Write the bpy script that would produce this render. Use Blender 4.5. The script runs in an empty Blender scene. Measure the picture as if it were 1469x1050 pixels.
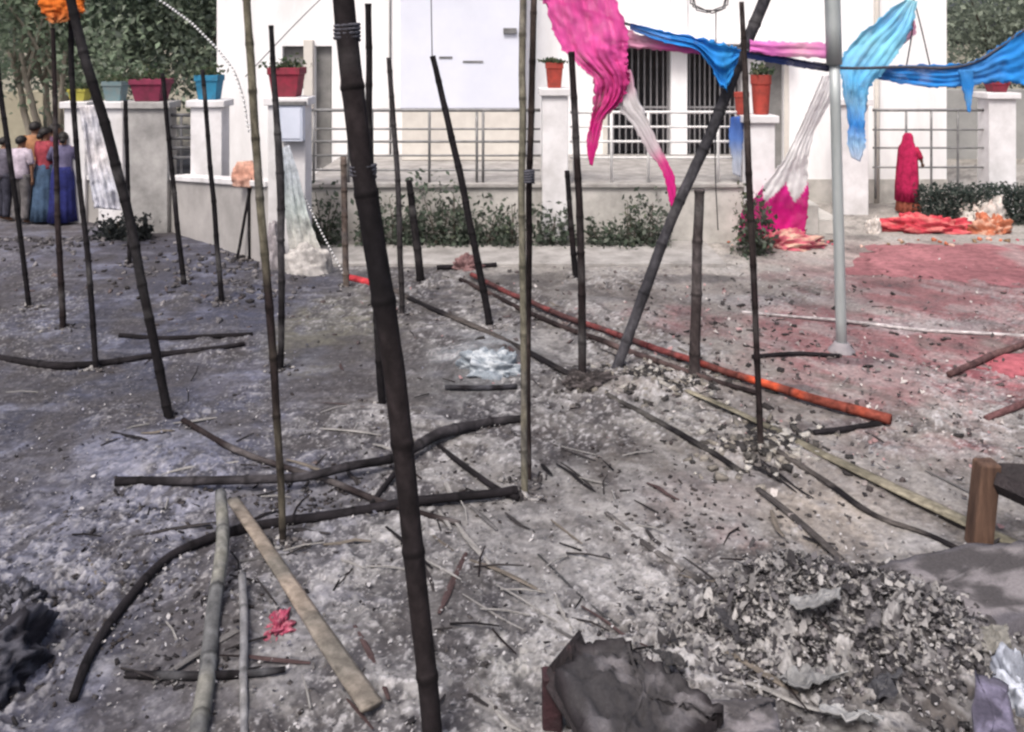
import bpy, math, random
import numpy as np
from mathutils import Vector, Matrix
R = math.radians
random.seed(5)
rng = np.random.default_rng(11)
scene = bpy.context.scene
col = scene.collection

# ------------------------------------------------------------------ camera, world, sun, exposure
H, F, CX, Y0 = 3.1, 1300.0, 734.5, 60.0          # eye height (m), focal length / centre / horizon in photo pixels
cam_d = bpy.data.cameras.new('camera'); cam = bpy.data.objects.new('camera', cam_d); col.objects.link(cam)
cam.location = (0, 0, H); cam.rotation_euler = (R(90), 0, 0)
cam_d.sensor_width = 36; cam_d.lens = 36 * F / 1469
cam_d.shift_y = -(525 - Y0) / 1469
cam_d.clip_start = 0.1; cam_d.clip_end = 2000
scene.camera = cam

world = bpy.data.worlds.new('World'); scene.world = world; world.use_nodes = True
wn = world.node_tree.nodes; wl = world.node_tree.links
SUN_EL, SUN_AZ = R(56), R(-158)                   # azimuth measured from +Y towards +X: behind the camera, to its left
sky = wn.new('ShaderNodeTexSky'); sky.sky_type = 'NISHITA'; sky.sun_disc = False
sky.sun_elevation = SUN_EL; sky.sun_rotation = SUN_AZ
sky.air_density = 0.7; sky.dust_density = 6.0; sky.ozone_density = 0.6
bg = wn['Background']; bg.inputs['Strength'].default_value = 0.12
wl.new(sky.outputs['Color'], bg.inputs['Color'])
sun_d = bpy.data.lights.new('sun', 'SUN'); sun = bpy.data.objects.new('sun', sun_d); col.objects.link(sun)
sun_d.energy = 1.5; sun_d.angle = R(14); sun_d.color = (1.0, 0.98, 0.96)
sdir = Vector((math.sin(SUN_AZ) * math.cos(SUN_EL), math.cos(SUN_AZ) * math.cos(SUN_EL), math.sin(SUN_EL)))
sun.rotation_euler = sdir.to_track_quat('Z', 'Y').to_euler()
vs = scene.view_settings
vs.view_transform = 'Standard'; vs.look = 'None'; vs.gamma = 1.0; vs.use_curve_mapping = False
vs.exposure = 0.78
scene.cycles.filter_width = 2.5

# ------------------------------------------------------------------ noise and ground height
TAB = rng.random((256, 256))
def vnoise(x, y, s=0):
    x = np.asarray(x, float) + s * 17.31; y = np.asarray(y, float) + s * 9.77
    xi = np.floor(x).astype(int); yi = np.floor(y).astype(int)
    fx = x - xi; fy = y - yi
    fx = fx * fx * (3 - 2 * fx); fy = fy * fy * (3 - 2 * fy)
    a = TAB[xi % 256, yi % 256]; b = TAB[(xi + 1) % 256, yi % 256]
    c = TAB[xi % 256, (yi + 1) % 256]; d = TAB[(xi + 1) % 256, (yi + 1) % 256]
    return (a * (1 - fx) + b * fx) * (1 - fy) + (c * (1 - fx) + d * fx) * fy
def fbm(x, y, o=3, s=0):
    t = 0; a = 0.5; n = 0
    for k in range(o):
        t = t + a * vnoise(x * 2 ** k, y * 2 ** k, s + k * 3); n += a; a *= 0.55
    return t / n
def sstep(a, b, x):
    t = np.clip((x - a) / (b - a), 0, 1); return t * t * (3 - 2 * t)
def G0(px, py, z=0.0):
    D = F * (H - z) / (py - Y0)
    return ((px - CX) * D / F, D, z)
def blob(x, y, px, py, rx, ry, ang=0.0):
    """soft ellipse on the ground: centre and radii given by where they were measured"""
    c = G0(px, py); sx = rx * c[1] / F; n = G0(px, py + ry); f_ = G0(px, max(py - ry, Y0 + 8)); sy = abs(f_[1] - n[1]) / 2
    dx = (x - c[0]); dy = (y - c[1]); ca, sa = math.cos(ang), math.sin(ang)
    u = (dx * ca + dy * sa) / sx; v = (-dx * sa + dy * ca) / sy
    return np.exp(-(u * u + v * v))
MOUNDS = [(1190, 900, 170, 65, .22), (1120, 890, 70, 35, .12), (1330, 940, 80, 50, .14), (10, 930, 60, 70, .08), (940, 1010, 120, 50, .03),
          (1095, 650, 60, 30, .07), (920, 560, 90, 20, .06), (700, 515, 60, 25, .09), (190, 640, 90, 50, .05), (60, 360, 160, 16, .10),
          (250, 660, 90, 40, .06), (1110, 350, 70, 10, .10), (330, 400, 120, 20, .06), (840, 548, 30, 12, .05), (340, 900, 60, 60, .06)]
def gz(x, y):
    x = np.asarray(x, float); y = np.asarray(y, float)
    z = 0.03 * (fbm(x * .9, y * .9, 2, 1) - .5) + 0.025 * (fbm(x * 3, y * 3, 2, 2) - .5)
    for (px, py, rx, ry, hh) in MOUNDS: z = z + hh * blob(x, y, px, py, rx, ry)
    return z
def G(px, py, lift=0.0):
    """ground point under a measured spot, following the ground's relief"""
    x, y, z = G0(px, py)
    for _ in range(2):
        z = float(gz(x, y)); x, y, z = G0(px, py, min(z, 1.0) + lift)
    return Vector((x, y, z))
def P(px, py, D): return Vector(((px - CX) * D / F, D, H - (py - Y0) * D / F))

# ------------------------------------------------------------------ materials
def new_mat(name):
    m = bpy.data.materials.new(name); m.use_nodes = True
    return m, m.node_tree.nodes, m.node_tree.links, m.node_tree.nodes['Principled BSDF']
def M(name, c1, c2=None, scale=6.0, rough=.85, bump=.25, stretch=(1, 1, 1), metal=0.0, c3=None, bscale=None, spec=.3):
    m, n, l, b = new_mat(name)
    c2 = c2 or tuple(x * .7 for x in c1)
    tc = n.new('ShaderNodeTexCoord'); mp = n.new('ShaderNodeMapping'); mp.inputs['Scale'].default_value = stretch
    l.new(tc.outputs['Object'], mp.inputs['Vector'])
    t = n.new('ShaderNodeTexNoise'); t.inputs['Scale'].default_value = scale; t.inputs['Detail'].default_value = 6; t.inputs['Roughness'].default_value = .65
    l.new(mp.outputs['Vector'], t.inputs['Vector'])
    r = n.new('ShaderNodeValToRGB'); e = r.color_ramp.elements
    e[0].position = .33; e[0].color = (*c2, 1); e[1].position = .64; e[1].color = (*c1, 1)
    if c3: x = r.color_ramp.elements.new(.78); x.color = (*c3, 1)
    l.new(t.outputs['Fac'], r.inputs['Fac']); l.new(r.outputs['Color'], b.inputs['Base Color'])
    b.inputs['Roughness'].default_value = rough; b.inputs['Metallic'].default_value = metal; b.inputs['Specular IOR Level'].default_value = spec
    if bump:
        t2 = n.new('ShaderNodeTexNoise'); t2.inputs['Scale'].default_value = bscale or scale * 5; t2.inputs['Detail'].default_value = 4
        l.new(mp.outputs['Vector'], t2.inputs['Vector'])
        bp = n.new('ShaderNodeBump'); bp.inputs['Strength'].default_value = bump; bp.inputs['Distance'].default_value = .02
        l.new(t2.outputs['Fac'], bp.inputs['Height']); l.new(bp.outputs['Normal'], b.inputs['Normal'])
    return m
def MC(name, rough=.9, nscale=40., lo=.65, hi=1.25, bump=.3, bdist=.01, trans=0.0, spec=.2, nscale2=None):
    """colour comes from the mesh's own colour attribute, broken up by noise"""
    m, n, l, b = new_mat(name)
    a = n.new('ShaderNodeAttribute'); a.attribute_name = 'Col'
    tc = n.new('ShaderNodeTexCoord')
    t = n.new('ShaderNodeTexNoise'); t.inputs['Scale'].default_value = nscale; t.inputs['Detail'].default_value = 8; t.inputs['Roughness'].default_value = .7
    l.new(tc.outputs['Object'], t.inputs['Vector'])
    mr = n.new('ShaderNodeMapRange'); mr.inputs['From Min'].default_value = .3; mr.inputs['From Max'].default_value = .7
    mr.inputs['To Min'].default_value = lo; mr.inputs['To Max'].default_value = hi
    l.new(t.outputs['Fac'], mr.inputs['Value'])
    vm = n.new('ShaderNodeVectorMath'); vm.operation = 'SCALE'
    l.new(a.outputs['Color'], vm.inputs[0]); l.new(mr.outputs['Result'], vm.inputs['Scale'])
    l.new(vm.outputs['Vector'], b.inputs['Base Color'])
    b.inputs['Roughness'].default_value = rough; b.inputs['Specular IOR Level'].default_value = spec
    if bump:
        bp = n.new('ShaderNodeBump'); bp.inputs['Strength'].default_value = bump; bp.inputs['Distance'].default_value = bdist
        l.new(t.outputs['Fac'], bp.inputs['Height']); l.new(bp.outputs['Normal'], b.inputs['Normal'])
    if trans:
        tr = n.new('ShaderNodeBsdfTranslucent'); l.new(vm.outputs['Vector'], tr.inputs['Color'])
        mx = n.new('ShaderNodeMixShader'); mx.inputs['Fac'].default_value = trans
        l.new(b.outputs['BSDF'], mx.inputs[1]); l.new(tr.outputs['BSDF'], mx.inputs[2])
        if 'cloth' in name:
            tp = n.new('ShaderNodeBsdfTransparent'); m2 = n.new('ShaderNodeMixShader')
            t3 = n.new('ShaderNodeTexNoise'); t3.inputs['Scale'].default_value = 7; t3.inputs['Detail'].default_value = 8; l.new(tc.outputs['Object'], t3.inputs['Vector'])
            m3 = n.new('ShaderNodeMapRange'); m3.inputs['From Min'].default_value = .35; m3.inputs['From Max'].default_value = .75; m3.inputs['To Min'].default_value = .04; m3.inputs['To Max'].default_value = .36
            l.new(t3.outputs['Fac'], m3.inputs['Value']); l.new(m3.outputs['Result'], m2.inputs['Fac'])
            l.new(mx.outputs['Shader'], m2.inputs[1]); l.new(tp.outputs['BSDF'], m2.inputs[2]); mx = m2
        l.new(mx.outputs['Shader'], n['Material Output'].inputs['Surface'])
    return m
mt = {}
mt['ground'] = MC('ground_ash', .95, 17., .60, 1.35, .40, .012)
mt['debris'] = MC('burnt_debris', .9, 60., .7, 1.25, .4, .006)
mt['pole'] = MC('bamboo_surface', .85, 22., .6, 1.35, .35, .006, spec=.14)
mt['cloth'] = MC('thin_cloth', .8, 14., .85, 1.1, .15, .01, trans=.18)
mt['heavycloth'] = MC('heavy_cloth', .9, 9., .5, 1.35, .5, .02)
mt['leaf'] = MC('leaves', .8, 20., .8, 1.2, 0, trans=.5)
mt['white'] = M('white_paint', (.82, .815, .82), (.69, .68, .68), 1.4, .85, .1, (1.6, 1, .5), bscale=30)
mt['bay'] = M('pale_blue_paint', (.66, .68, .76), (.60, .62, .70), .9, .8, .06, bscale=30)
mt['cream'] = M('cream_paint', (.62, .59, .54), (.50, .47, .43), 2.0, .85, .12)
mt['plinth'] = M('stained_plaster', (.50, .48, .45), (.30, .29, .27), 2.5, .9, .2, c3=(.6, .58, .55))
mt['lowwall'] = M('grey_plaster', (.40, .38, .37), (.28, .27, .26), 1.6, .9, .2)
mt['pillar'] = M('pillar_paint', (.70, .69, .70), (.50, .49, .49), 2.0, .85, .12)
mt['oldpillar'] = M('dirty_pillar_paint', (.40, .39, .38), (.22, .215, .21), 2.2, .9, .2)
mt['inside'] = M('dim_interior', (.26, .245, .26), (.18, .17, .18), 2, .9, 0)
mt['rail'] = M('rail_paint', (.24, .24, .24), (.12, .12, .12), 5, .5, .05, metal=.3)
mt['darkrail'] = M('dark_rail_paint', (.12, .12, .13), (.06, .06, .06), 5, .5, .05)
mt['whiterail'] = M('white_rail_paint', (.72, .71, .70), (.5, .5, .5), 5, .5, .05)
mt['bar'] = M('grille_steel', (.26, .25, .26), (.16, .16, .16), 5, .5, .05)
mt['greydoor'] = M('grey_door_paint', (.22, .215, .21), (.13, .13, .125), 3, .7, .1)
mt['box'] = M('meter_box_paint', (.58, .62, .72), (.5, .54, .63), 2, .5, .03)
mt['galv'] = M('galvanised_steel', (.42, .45, .45), (.30, .33, .33), 5, .55, .08, (1, 1, .2), metal=.35)
mt['wood'] = M('scorched_wood', (.12, .07, .048), (.05, .028, .02), 7, .8, .5, (3, 3, .4), c3=(.15, .095, .065))
mt['charwood'] = M('charred_wood', (.035, .028, .03), (.014, .012, .013), 9, .75, .6, c3=(.08, .05, .05))
mt['ashtop'] = M('ash_dusted_board', (.17, .165, .17), (.05, .05, .058), 6, .95, .9, c3=(.27, .265, .27), bscale=40)
mt['slab'] = M('sooty_slab', (.27, .25, .26), (.16, .15, .165), 3, .9, .3, c3=(.36, .34, .33))
mt['lilac'] = M('lilac_board', (.27, .25, .33), (.16, .15, .20), 4, .8, .3)
mt['path'] = M('concrete_path', (.36, .345, .33), (.20, .19, .18), 3.4, .9, .25)
mt['soil'] = M('potting_soil', (.06, .04, .03), (.03, .02, .015), 20, .95, .5)
mt['potred'] = M('red_pot', (.27, .03, .055), (.14, .03, .04), 7, .8, .1)
mt['potpink'] = M('crimson_pot', (.22, .03, .07), (.12, .025, .045), 7, .8, .1)
mt['potblue'] = M('blue_pot', (.025, .20, .34), (.03, .13, .22), 7, .8, .05)
mt['potteal'] = M('teal_pot', (.12, .20, .22), (.16, .19, .19), 7, .8, .1)
mt['potyellow'] = M('yellow_pot', (.36, .33, .06), (.22, .2, .05), 7, .8, .05)
mt['potorange'] = M('orange_red_pot', (.38, .055, .04), (.20, .04, .03), 7, .8, .1)
mt['bark'] = M('pale_bark', (.36, .32, .26), (.20, .175, .14), 6, .9, .5, (1, 1, .3))
mt['darkbark'] = M('dark_bark', (.09, .075, .06), (.05, .04, .03), 6, .9, .5, (1, 1, .3))
mt['skin'] = M('skin', (.22, .12, .075), (.19, .10, .06), 8, .6, .02)
mt['hair'] = M('black_hair', (.012, .01, .01), (.008, .007, .007), 40, .5, .3)
mt['eye'] = M('eye', (.02, .015, .012), (.02, .015, .012), 4, .3, 0)
mt['rope'] = M('sooty_rope', (.09, .09, .11), (.05, .05, .06), 30, .9, .3)
mt['wire'] = M('burnt_wire', (.05, .05, .055), (.03, .03, .03), 30, .6, .1)
mt['bead'] = M('white_bead', (.75, .75, .75), (.6, .6, .6), 10, .4, 0)
mt['greywall'] = M('grey_wall', (.30, .30, .29), (.22, .22, .215), 1.5, .9, .1)
mt['beigewall'] = M('beige_wall', (.36, .33, .25), (.27, .25, .19), 1.5, .9, .1)

# ------------------------------------------------------------------ mesh building
class MB:
    def __init__(s): s.v = []; s.f = []; s.c = []
    def add(s, vs, fs, c=None):
        o = len(s.v); s.v += [tuple(p) for p in vs]; s.f += [tuple(i + o for i in q) for q in fs]
        if c is None: c = (.5, .5, .5)
        if len(c) and isinstance(c[0], (int, float)): s.c += [tuple(c)] * len(vs)
        else: s.c += [tuple(k) for k in c]
        return s
    def box(s, a, b, c=None):
        (x0, y0, z0), (x1, y1, z1) = a, b
        return s.add([(x0, y0, z0), (x1, y0, z0), (x1, y1, z0), (x0, y1, z0), (x0, y0, z1), (x1, y0, z1), (x1, y1, z1), (x0, y1, z1)],
              [(0, 3, 2, 1), (4, 5, 6, 7), (0, 1, 5, 4), (1, 2, 6, 5), (2, 3, 7, 6), (3, 0, 4, 7)], c)
    def prism(s, poly, top, bot, c=None, jit=0.0):
        n = len(poly)
        vs = [(x, y, top[i] if hasattr(top, '__len__') else top) for i, (x, y) in enumerate(poly)] + [(x, y, bot[i] if hasattr(bot, '__len__') else bot) for i, (x, y) in enumerate(poly)]
        fs = [tuple(range(n)), tuple(range(2 * n - 1, n - 1, -1))] + [(i, i + n, (i + 1) % n + n, (i + 1) % n) for i in range(n)]
        return s.add(vs, fs, c)
    def build(s, name, mat, parent=None, smooth=False, bevel=0):
        me = bpy.data.meshes.new(name); me.from_pydata(s.v, [], s.f); me.update()
        at = me.color_attributes.new('Col', 'FLOAT_COLOR', 'POINT')
        a = np.ones((len(s.v), 4), np.float32); a[:, :3] = np.array(s.c, np.float32).reshape(-1, 3); at.data.foreach_set('color', a.ravel())
        return finish(me, name, mat, parent, smooth, bevel)
def finish(me, name, mat, parent=None, smooth=False, bevel=0):
    if mat is not None: me.materials.append(mat)
    if smooth: me.polygons.foreach_set('use_smooth', [True] * len(me.polygons))
    o = bpy.data.objects.new(name, me); col.objects.link(o)
    if parent is not None: o.parent = parent; o.matrix_parent_inverse = Matrix.Translation(-parent.location) if parent.rotation_euler.z == 0 else Matrix.Identity(4)
    if bevel:
        b = o.modifiers.new('bevel', 'BEVEL'); b.width = bevel; b.segments = 2; b.limit_method = 'ANGLE'
    return o
def tag(o, label=None, cat=None, group=None, kind=None):
    if label: o['label'] = label
    if cat: o['category'] = cat
    if group: o['group'] = group
    if kind or cat: o['kind'] = kind or 'thing'
    return o
def empty(name, loc, label, cat, group=None):
    o = bpy.data.objects.new(name, None); col.objects.link(o); o.location = loc; o.empty_display_size = .2
    return tag(o, label, cat, group)
def copy_part(o, parent, delta):
    c = o.copy(); col.objects.link(c); c.parent = parent; c.matrix_parent_inverse = o.matrix_parent_inverse.copy(); c.location = Vector(o.location) + Vector(delta); return c

def tube_data(pts, rad, sides=9, cols=None, flat=(1, 1), nodes=0.0, wob=0.0, seed=0, step=None, nodecol=None, up=None):
    """a swept tube along pts with radii rad; nodes = spacing of bamboo joints"""
    pts = [Vector(p) for p in pts]; L = [0.0]
    for a, b in zip(pts, pts[1:]): L.append(L[-1] + (b - a).length)
    T = L[-1]; n = max(2, int(T / (step or .05)) + 1)
    rr = random.Random(seed)
    marks = []
    if nodes:
        t = rr.uniform(.3, 1) * nodes
        while t < T: marks.append(t); t += nodes * rr.uniform(.85, 1.15)
    samples = sorted(set([T * i / (n - 1) for i in range(n)] + [m + d for m in marks for d in (-.02, -.007, .007, .02) if 0 < m + d < T]))
    Ps = np.array([tuple(p) for p in pts]); La = np.array(L)
    # smooth interpolation (catmull-rom)
    def at(t):
        i = min(max(int(np.searchsorted(La, t)) - 1, 0), len(pts) - 2)
        u = (t - L[i]) / max(L[i + 1] - L[i], 1e-9)
        p1, p2 = pts[i], pts[i + 1]; p0 = pts[i - 1] if i > 0 else p1 * 2 - p2; p3 = pts[i + 2] if i + 2 < len(pts) else p2 * 2 - p1
        return 0.5 * ((2 * p1) + (p2 - p0) * u + (2 * p0 - 5 * p1 + 4 * p2 - p3) * u * u + (3 * p1 - p0 - 3 * p2 + p3) * u ** 3)
    V = []; Fc = []; C = []
    path = [at(t) for t in samples]
    ref = Vector(up) if up else None
    for i, t in enumerate(samples):
        p = path[i].copy()
        tn = (path[min(i + 1, len(path) - 1)] - path[max(i - 1, 0)]); tn = tn.normalized() if tn.length > 1e-9 else Vector((0, 0, 1))
        r = float(np.interp(t, La, rad))
        nm = min([abs(t - m) for m in marks] + [9])
        k = 1 + (.11 if nm < .010 else .05 if nm < .022 else 0)
        if wob: p += Vector((float(vnoise(t * 2.3, seed * 3.1)) - .5, 0.0, float(vnoise(t * 2.1, seed * 5.7)) - .5)) * wob
        if ref is None:
            ref = Vector((0, 0, 1)) if abs(tn.z) < .7 else Vector((0, 1, 0))
        a = (ref - tn * ref.dot(tn)).normalized(); b = tn.cross(a); ref = a
        cc = cols(t / T) if callable(cols) else (cols or (.05, .045, .045))
        if nm < .010 and nodecol is not None: cc = nodecol(t / T) if callable(nodecol) else nodecol
        for j in range(sides):
            th = 2 * math.pi * j / sides
            rj = r * k * (1 + .06 * (float(vnoise(t * 9, j * 1.7 + seed)) - .5))
            V.append(p + b * (math.cos(th) * rj * flat[0]) + a * (math.sin(th) * rj * flat[1])); kk = .45 + .75 * float(vnoise(t * 26, j * 1.9 + seed * .37)) ; C.append((cc[0] * kk, cc[1] * kk, cc[2] * kk))
        if i:
            o = (i - 1) * sides
            for j in range(sides): Fc.append((o + j, o + (j + 1) % sides, o + sides + (j + 1) % sides, o + sides + j))
    Fc.append(tuple(range(sides - 1, -1, -1))); o = (len(samples) - 1) * sides; Fc.append(tuple(o + j for j in range(sides)))
    return V, Fc, C
def tube(name, mat, pts, rad, parent=None, **k):
    if not hasattr(rad, '__len__'): rad = [rad] * len(pts)
    return MB().add(*tube_data(pts, rad, **k)).build(name, mat, parent, smooth=True)
def lathe_data(prof, sides=20, c=None, centre=(0, 0, 0), sq=False):
    V = []; Fc = []
    for (r, z) in prof:
        for j in range(sides):
            th = 2 * math.pi * (j + .5) / sides
            V.append((centre[0] + r * math.cos(th), centre[1] + r * math.sin(th), centre[2] + z))
    for i in range(len(prof) - 1):
        for j in range(sides): Fc.append((i * sides + j, i * sides + (j + 1) % sides, (i + 1) * sides + (j + 1) % sides, (i + 1) * sides + j))
    Fc.append(tuple(range(sides - 1, -1, -1))); o = (len(prof) - 1) * sides; Fc.append(tuple(o + j for j in range(sides)))
    return V, Fc, c
def rings_data(rings, n=28, pleat=0.0, np_=9, seed=0, c=None):
    """loft of elliptical rings (z, cx, cy, rx, ry); pleats grow downwards"""
    V = []; Fc = []
    for i, (z, cx, cy, rx, ry) in enumerate(rings):
        q = pleat * i / max(len(rings) - 1, 1)
        for j in range(n):
            th = 2 * math.pi * j / n; k = 1 + q * math.sin(np_ * th + seed)
            V.append((cx + rx * k * math.cos(th), cy + ry * k * math.sin(th), z))
    for i in range(len(rings) - 1):
        for j in range(n): Fc.append((i * n + j, (i + 1) * n + j, (i + 1) * n + (j + 1) % n, i * n + (j + 1) % n))
    return V, Fc, c or (.5, .5, .5)

# ------------------------------------------------------------------ ground
def build_ground():
    us = np.linspace(-.78, .78, 940); us = np.concatenate([[-14, -5, -2.2, -1.2, -.9], us, [.9, 1.2, 2.2, 5, 14]])
    pys = np.concatenate([np.linspace(1180, 330, 640), np.linspace(328, 190, 60), [170, 150, 130, 115, 103, 93, 85, 78, 73, 69, 66, 64]])
    D = F * H / (pys - Y0)
    X = D[:, None] * us[None, :]; Y = np.repeat(D[:, None], len(us), 1)
    X = X.ravel(); Y = Y.ravel()
    z = gz(X, Y)
    near = 1 - sstep(20, 45, Y)
    # how crumbly each place is: loose ash and char in front and left, packed floor at the right and back
    loose = sstep(15, 9, Y) * (1 - .65 * blob(X, Y, 1330, 440, 260, 130)) * (1 - .6 * blob(X, Y, 480, 480, 110, 60))
    pile = np.clip(blob(X, Y, 1190, 905, 230, 95) + blob(X, Y, 10, 930, 90, 110) + .6 * blob(X, Y, 930, 555, 110, 25) + .6 * blob(X, Y, 1095, 650, 80, 35), 0, 1)
    wx = X + .25 * (fbm(X * 2, Y * 2, 2, 21) - .5); wy = Y + .25 * (fbm(X * 2, Y * 2, 2, 25) - .5)
    crust = fbm(wx * 7, wy * 6, 4, 5)
    fine = fbm(wx * 22, wy * 18, 3, 8)
    grit = fbm(X * 60, Y * 45, 2, 14)
    plate = sstep(.50, .56, crust)
    rough = np.clip(loose * (.35 + 1.3 * sstep(.42, .62, fbm(X * 1.3, Y * 1.1, 3, 61))), 0, 1)
    z = z + rough * (.010 * plate + .016 * (fine - .5) + .007 * (grit - .5) + .03 * np.abs(fbm(wx * 3.3, wy * 3.6, 3, 77) - .5) + .016 * sstep(.52, .6, fbm(wx * 2.1, wy * 3.4, 3, 79))) + pile * (.20 * (crust - .5) + .09 * (fine - .5) + .04 * (grit - .5))
    z = z + (1 - loose) * .008 * (fine - .5)
    z = z * near - (1 - near) * .0
    n = len(X); C = np.zeros((n, 3))
    def mix(w, c):
        w = np.clip(w, 0, 1)[:, None]; C[:] = C * (1 - w) + np.array(c) * w
    C[:] = (.102, .094, .089)
    big = fbm(X * .8, Y * .8, 3, 31); mid = fbm(X * 3.1, Y * 2.6, 3, 35); mid2 = fbm(X * 3.7, Y * 3.3, 3, 39)
    # the floor on the right: pale concrete with worn pink carpet pile trodden in
    rgt = sstep(-.2, 1.6, X - .05 * (Y - 6) + 1.2 * (big - .5)) * sstep(4.6, 6.2, Y + 1.5 * (big - .5))
    mix(rgt * .85, (.235, .213, .197))
    pk = np.maximum.reduce([blob(X, Y, 1370, 410, 230, 70), .85 * blob(X, Y, 1280, 500, 260, 90), .9 * blob(X, Y, 1440, 530, 90, 40), .7 * blob(X, Y, 1150, 470, 120, 35), .75 * blob(X, Y, 1300, 500, 160, 30), .7 * blob(X, Y, 1200, 390, 120, 30), .55 * blob(X, Y, 950, 455, 170, 30), .5 * blob(X, Y, 1110, 545, 70, 40), .5 * blob(X, Y, 1390, 640, 80, 30)])
    mix(sstep(.22, .75, pk + .6 * (mid - .5) + .4 * (mid2 - .5)) * .8, (.235, .088, .098))
    mix(sstep(.3, .8, blob(X, Y, 1440, 535, 80, 35) + .4 * (mid - .5)) * .6, (.32, .08, .10))
    mix(sstep(.3, .8, blob(X, Y, 1330, 360, 220, 18) + .4 * (mid - .5)) * .5, (.30, .12, .12))
    # path-coloured ground near the building, and beige earth far off
    mix(sstep(11.3, 13, Y) * sstep(-5, -2, X) * .6, (.40, .38, .35))
    mix(sstep(20, 30, Y), (.24, .22, .17))
    # the left: dark, cool, sooty
    lf = sstep(-.8, -2.4, X + .10 * (Y - 7) + 1.4 * (big - .5)) * (1 - sstep(13.5, 17, Y))
    mix(lf * .95, (.043, .047, .074))
    mix(blob(X, Y, 120, 300, 260, 120) * .5, (.12, .105, .105))
    mix(sstep(.25, .8, blob(X, Y, 20, 540, 230, 110) + .6 * (mid - .5)) * .6, (.052, .054, .072))
    # dry mud patch
    for (px, py, rx, ry) in ((250, 850, 100, 34), (40, 522, 130, 22), (600, 655, 70, 16), (770, 640, 90, 30), (420, 705, 140, 14), (690, 600, 110, 22), (60, 880, 90, 40), (340, 940, 50, 40), (320, 500, 70, 18), (180, 650, 60, 16), (130, 400, 60, 12), (250, 440, 60, 14), (900, 690, 120, 34), (1000, 780, 60, 20), (840, 800, 40, 20), (1100, 690, 60, 18), (640, 760, 40, 12), (620, 1040, 300, 22), (1130, 560, 60, 8), (1240, 520, 60, 8), (980, 400, 90, 7), (870, 430, 60, 7), (1200, 612, 60, 8)):
        mix(sstep(.30, .75, blob(X, Y, px, py, rx, ry) + .9 * (mid - .5) + .5 * (fine - .5)) * .62, (.062, .058, .066))
    for (px, py, rx, ry) in ((280, 630, 80, 26), (480, 790, 110, 40), (560, 900, 90, 80), (800, 850, 130, 70), (960, 590, 70, 18), (1130, 650, 50, 14), (1290, 780, 90, 26), (720, 800, 70, 24), (520, 600, 50, 18), (170, 960, 90, 30), (100, 820, 80, 20), (1000, 960, 90, 20), (960, 500, 80, 12), (1080, 430, 120, 10), (1330, 470, 150, 12)):
        mix(sstep(.35, .8, blob(X, Y, px, py, rx, ry) + .9 * (mid2 - .5) + .5 * (fine - .5)) * .55, (.30, .295, .30))
    mix(sstep(.25, .7, blob(X, Y, 480, 470, 105, 65) + .3 * (mid - .5)) * .9, (.115, .110, .090))
    mix(sstep(.3, .8, blob(X, Y, 860, 640, 170, 75) + .5 * (mid - .5)) * .85, (.085, .077, .072))
    mix(sstep(.35, .8, blob(X, Y, 1000, 720, 130, 60) + .6 * (mid2 - .5)) * .6, (.19, .165, .165))
    mix(sstep(.4, .9, blob(X, Y, 1050, 770, 60, 35) + .5 * (mid2 - .5)) * .5, (.30, .16, .17))
    mix(sstep(.4, .9, blob(X, Y, 1040, 925, 400, 40) + .5 * (mid2 - .5)) * .35, (.34, .33, .32))
    mix(sstep(.35, .8, blob(X, Y, 720, 950, 60, 70) + .5 * (mid - .5)) * .6, (.25, .245, .195))
    mix(blob(X, Y, 690, 520, 75, 45) * .7, (.30, .33, .36))
    mix(sstep(.3, .8, blob(X, Y, 1190, 745, 110, 60, .2) + .3 * (mid - .5)) * .75, (.30, .265, .23))
    mix(sstep(.3, .8, blob(X, Y, 990, 610, 110, 40) + .3 * (mid - .5)) * .7, (.33, .315, .29))
    mix(sstep(.3, .8, blob(X, Y, 330, 545, 70, 45) + .3 * (mid - .5)) * .7, (.10, .097, .118))
    # pale ash in front
    ash = sstep(.40, .62, blob(X, Y, 640, 860, 520, 230) * .55 + .6 * (crust) - .05)
    mix(ash * .7 * (1 - lf * .85), (.255, .25, .25))
    mix(sstep(.50, .62, mid2 + .35 * blob(X, Y, 280, 640, 130, 70) + .25 * blob(X, Y, 60, 900, 160, 90) - .08) * lf * .6, (.135, .142, .195))
    lfa = lf * sstep(590, 720, 60 + F * H / np.maximum(Y, .1))
    mix(sstep(.40, .62, crust * .6 + mid * .5 - .05) * lfa * .6, (.15, .152, .19))
    mix(sstep(.50, .62, fine * .7 + mid2 * .35) * lfa * .5, (.27, .27, .315))
    # soot, char and white flecks
    soot = sstep(.54, .68, mid + .3 * (fine - .5)) * (1 - .7 * rgt)
    mix(soot * .7 * near * (1 - .5 * lf), (.045, .042, .047))
    crack = sstep(.47, .43, fine) * sstep(.56, .42, crust) * rough
    mix(crack * .7, (.035, .033, .036))
    # long seams and drag marks: along the fallen battens at the right, across the view at the left
    qx = X + .5 * (fbm(X * .7, Y * .7, 2, 91) - .5); du, dv = (.61 * qx - .79 * Y), (.79 * qx + .61 * Y)
    st1 = .55 * fbm(du * .9, dv * 4.2, 4, 81) + .45 * fbm(X * 2.2, Y * 2.6, 4, 83); st2 = fbm(X * 1.6, Y * 8, 3, 85)
    sr = sstep(-1.2, .2, X) * near * (1 - .5 * pile)
    mix(sstep(.53, .64, st1) * sr * .5, (.075, .066, .063)); mix(sstep(.47, .38, st1) * sr * .35, (.33, .32, .31))
    mix(sstep(.55, .66, st2) * (1 - sr) * near * .5, (.045, .044, .054)); mix(sstep(.42, .33, st2) * (1 - sr) * near * .3, (.20, .20, .235))
    blot = fbm(X * 9, Y * 5.5, 3, 71)
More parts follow.
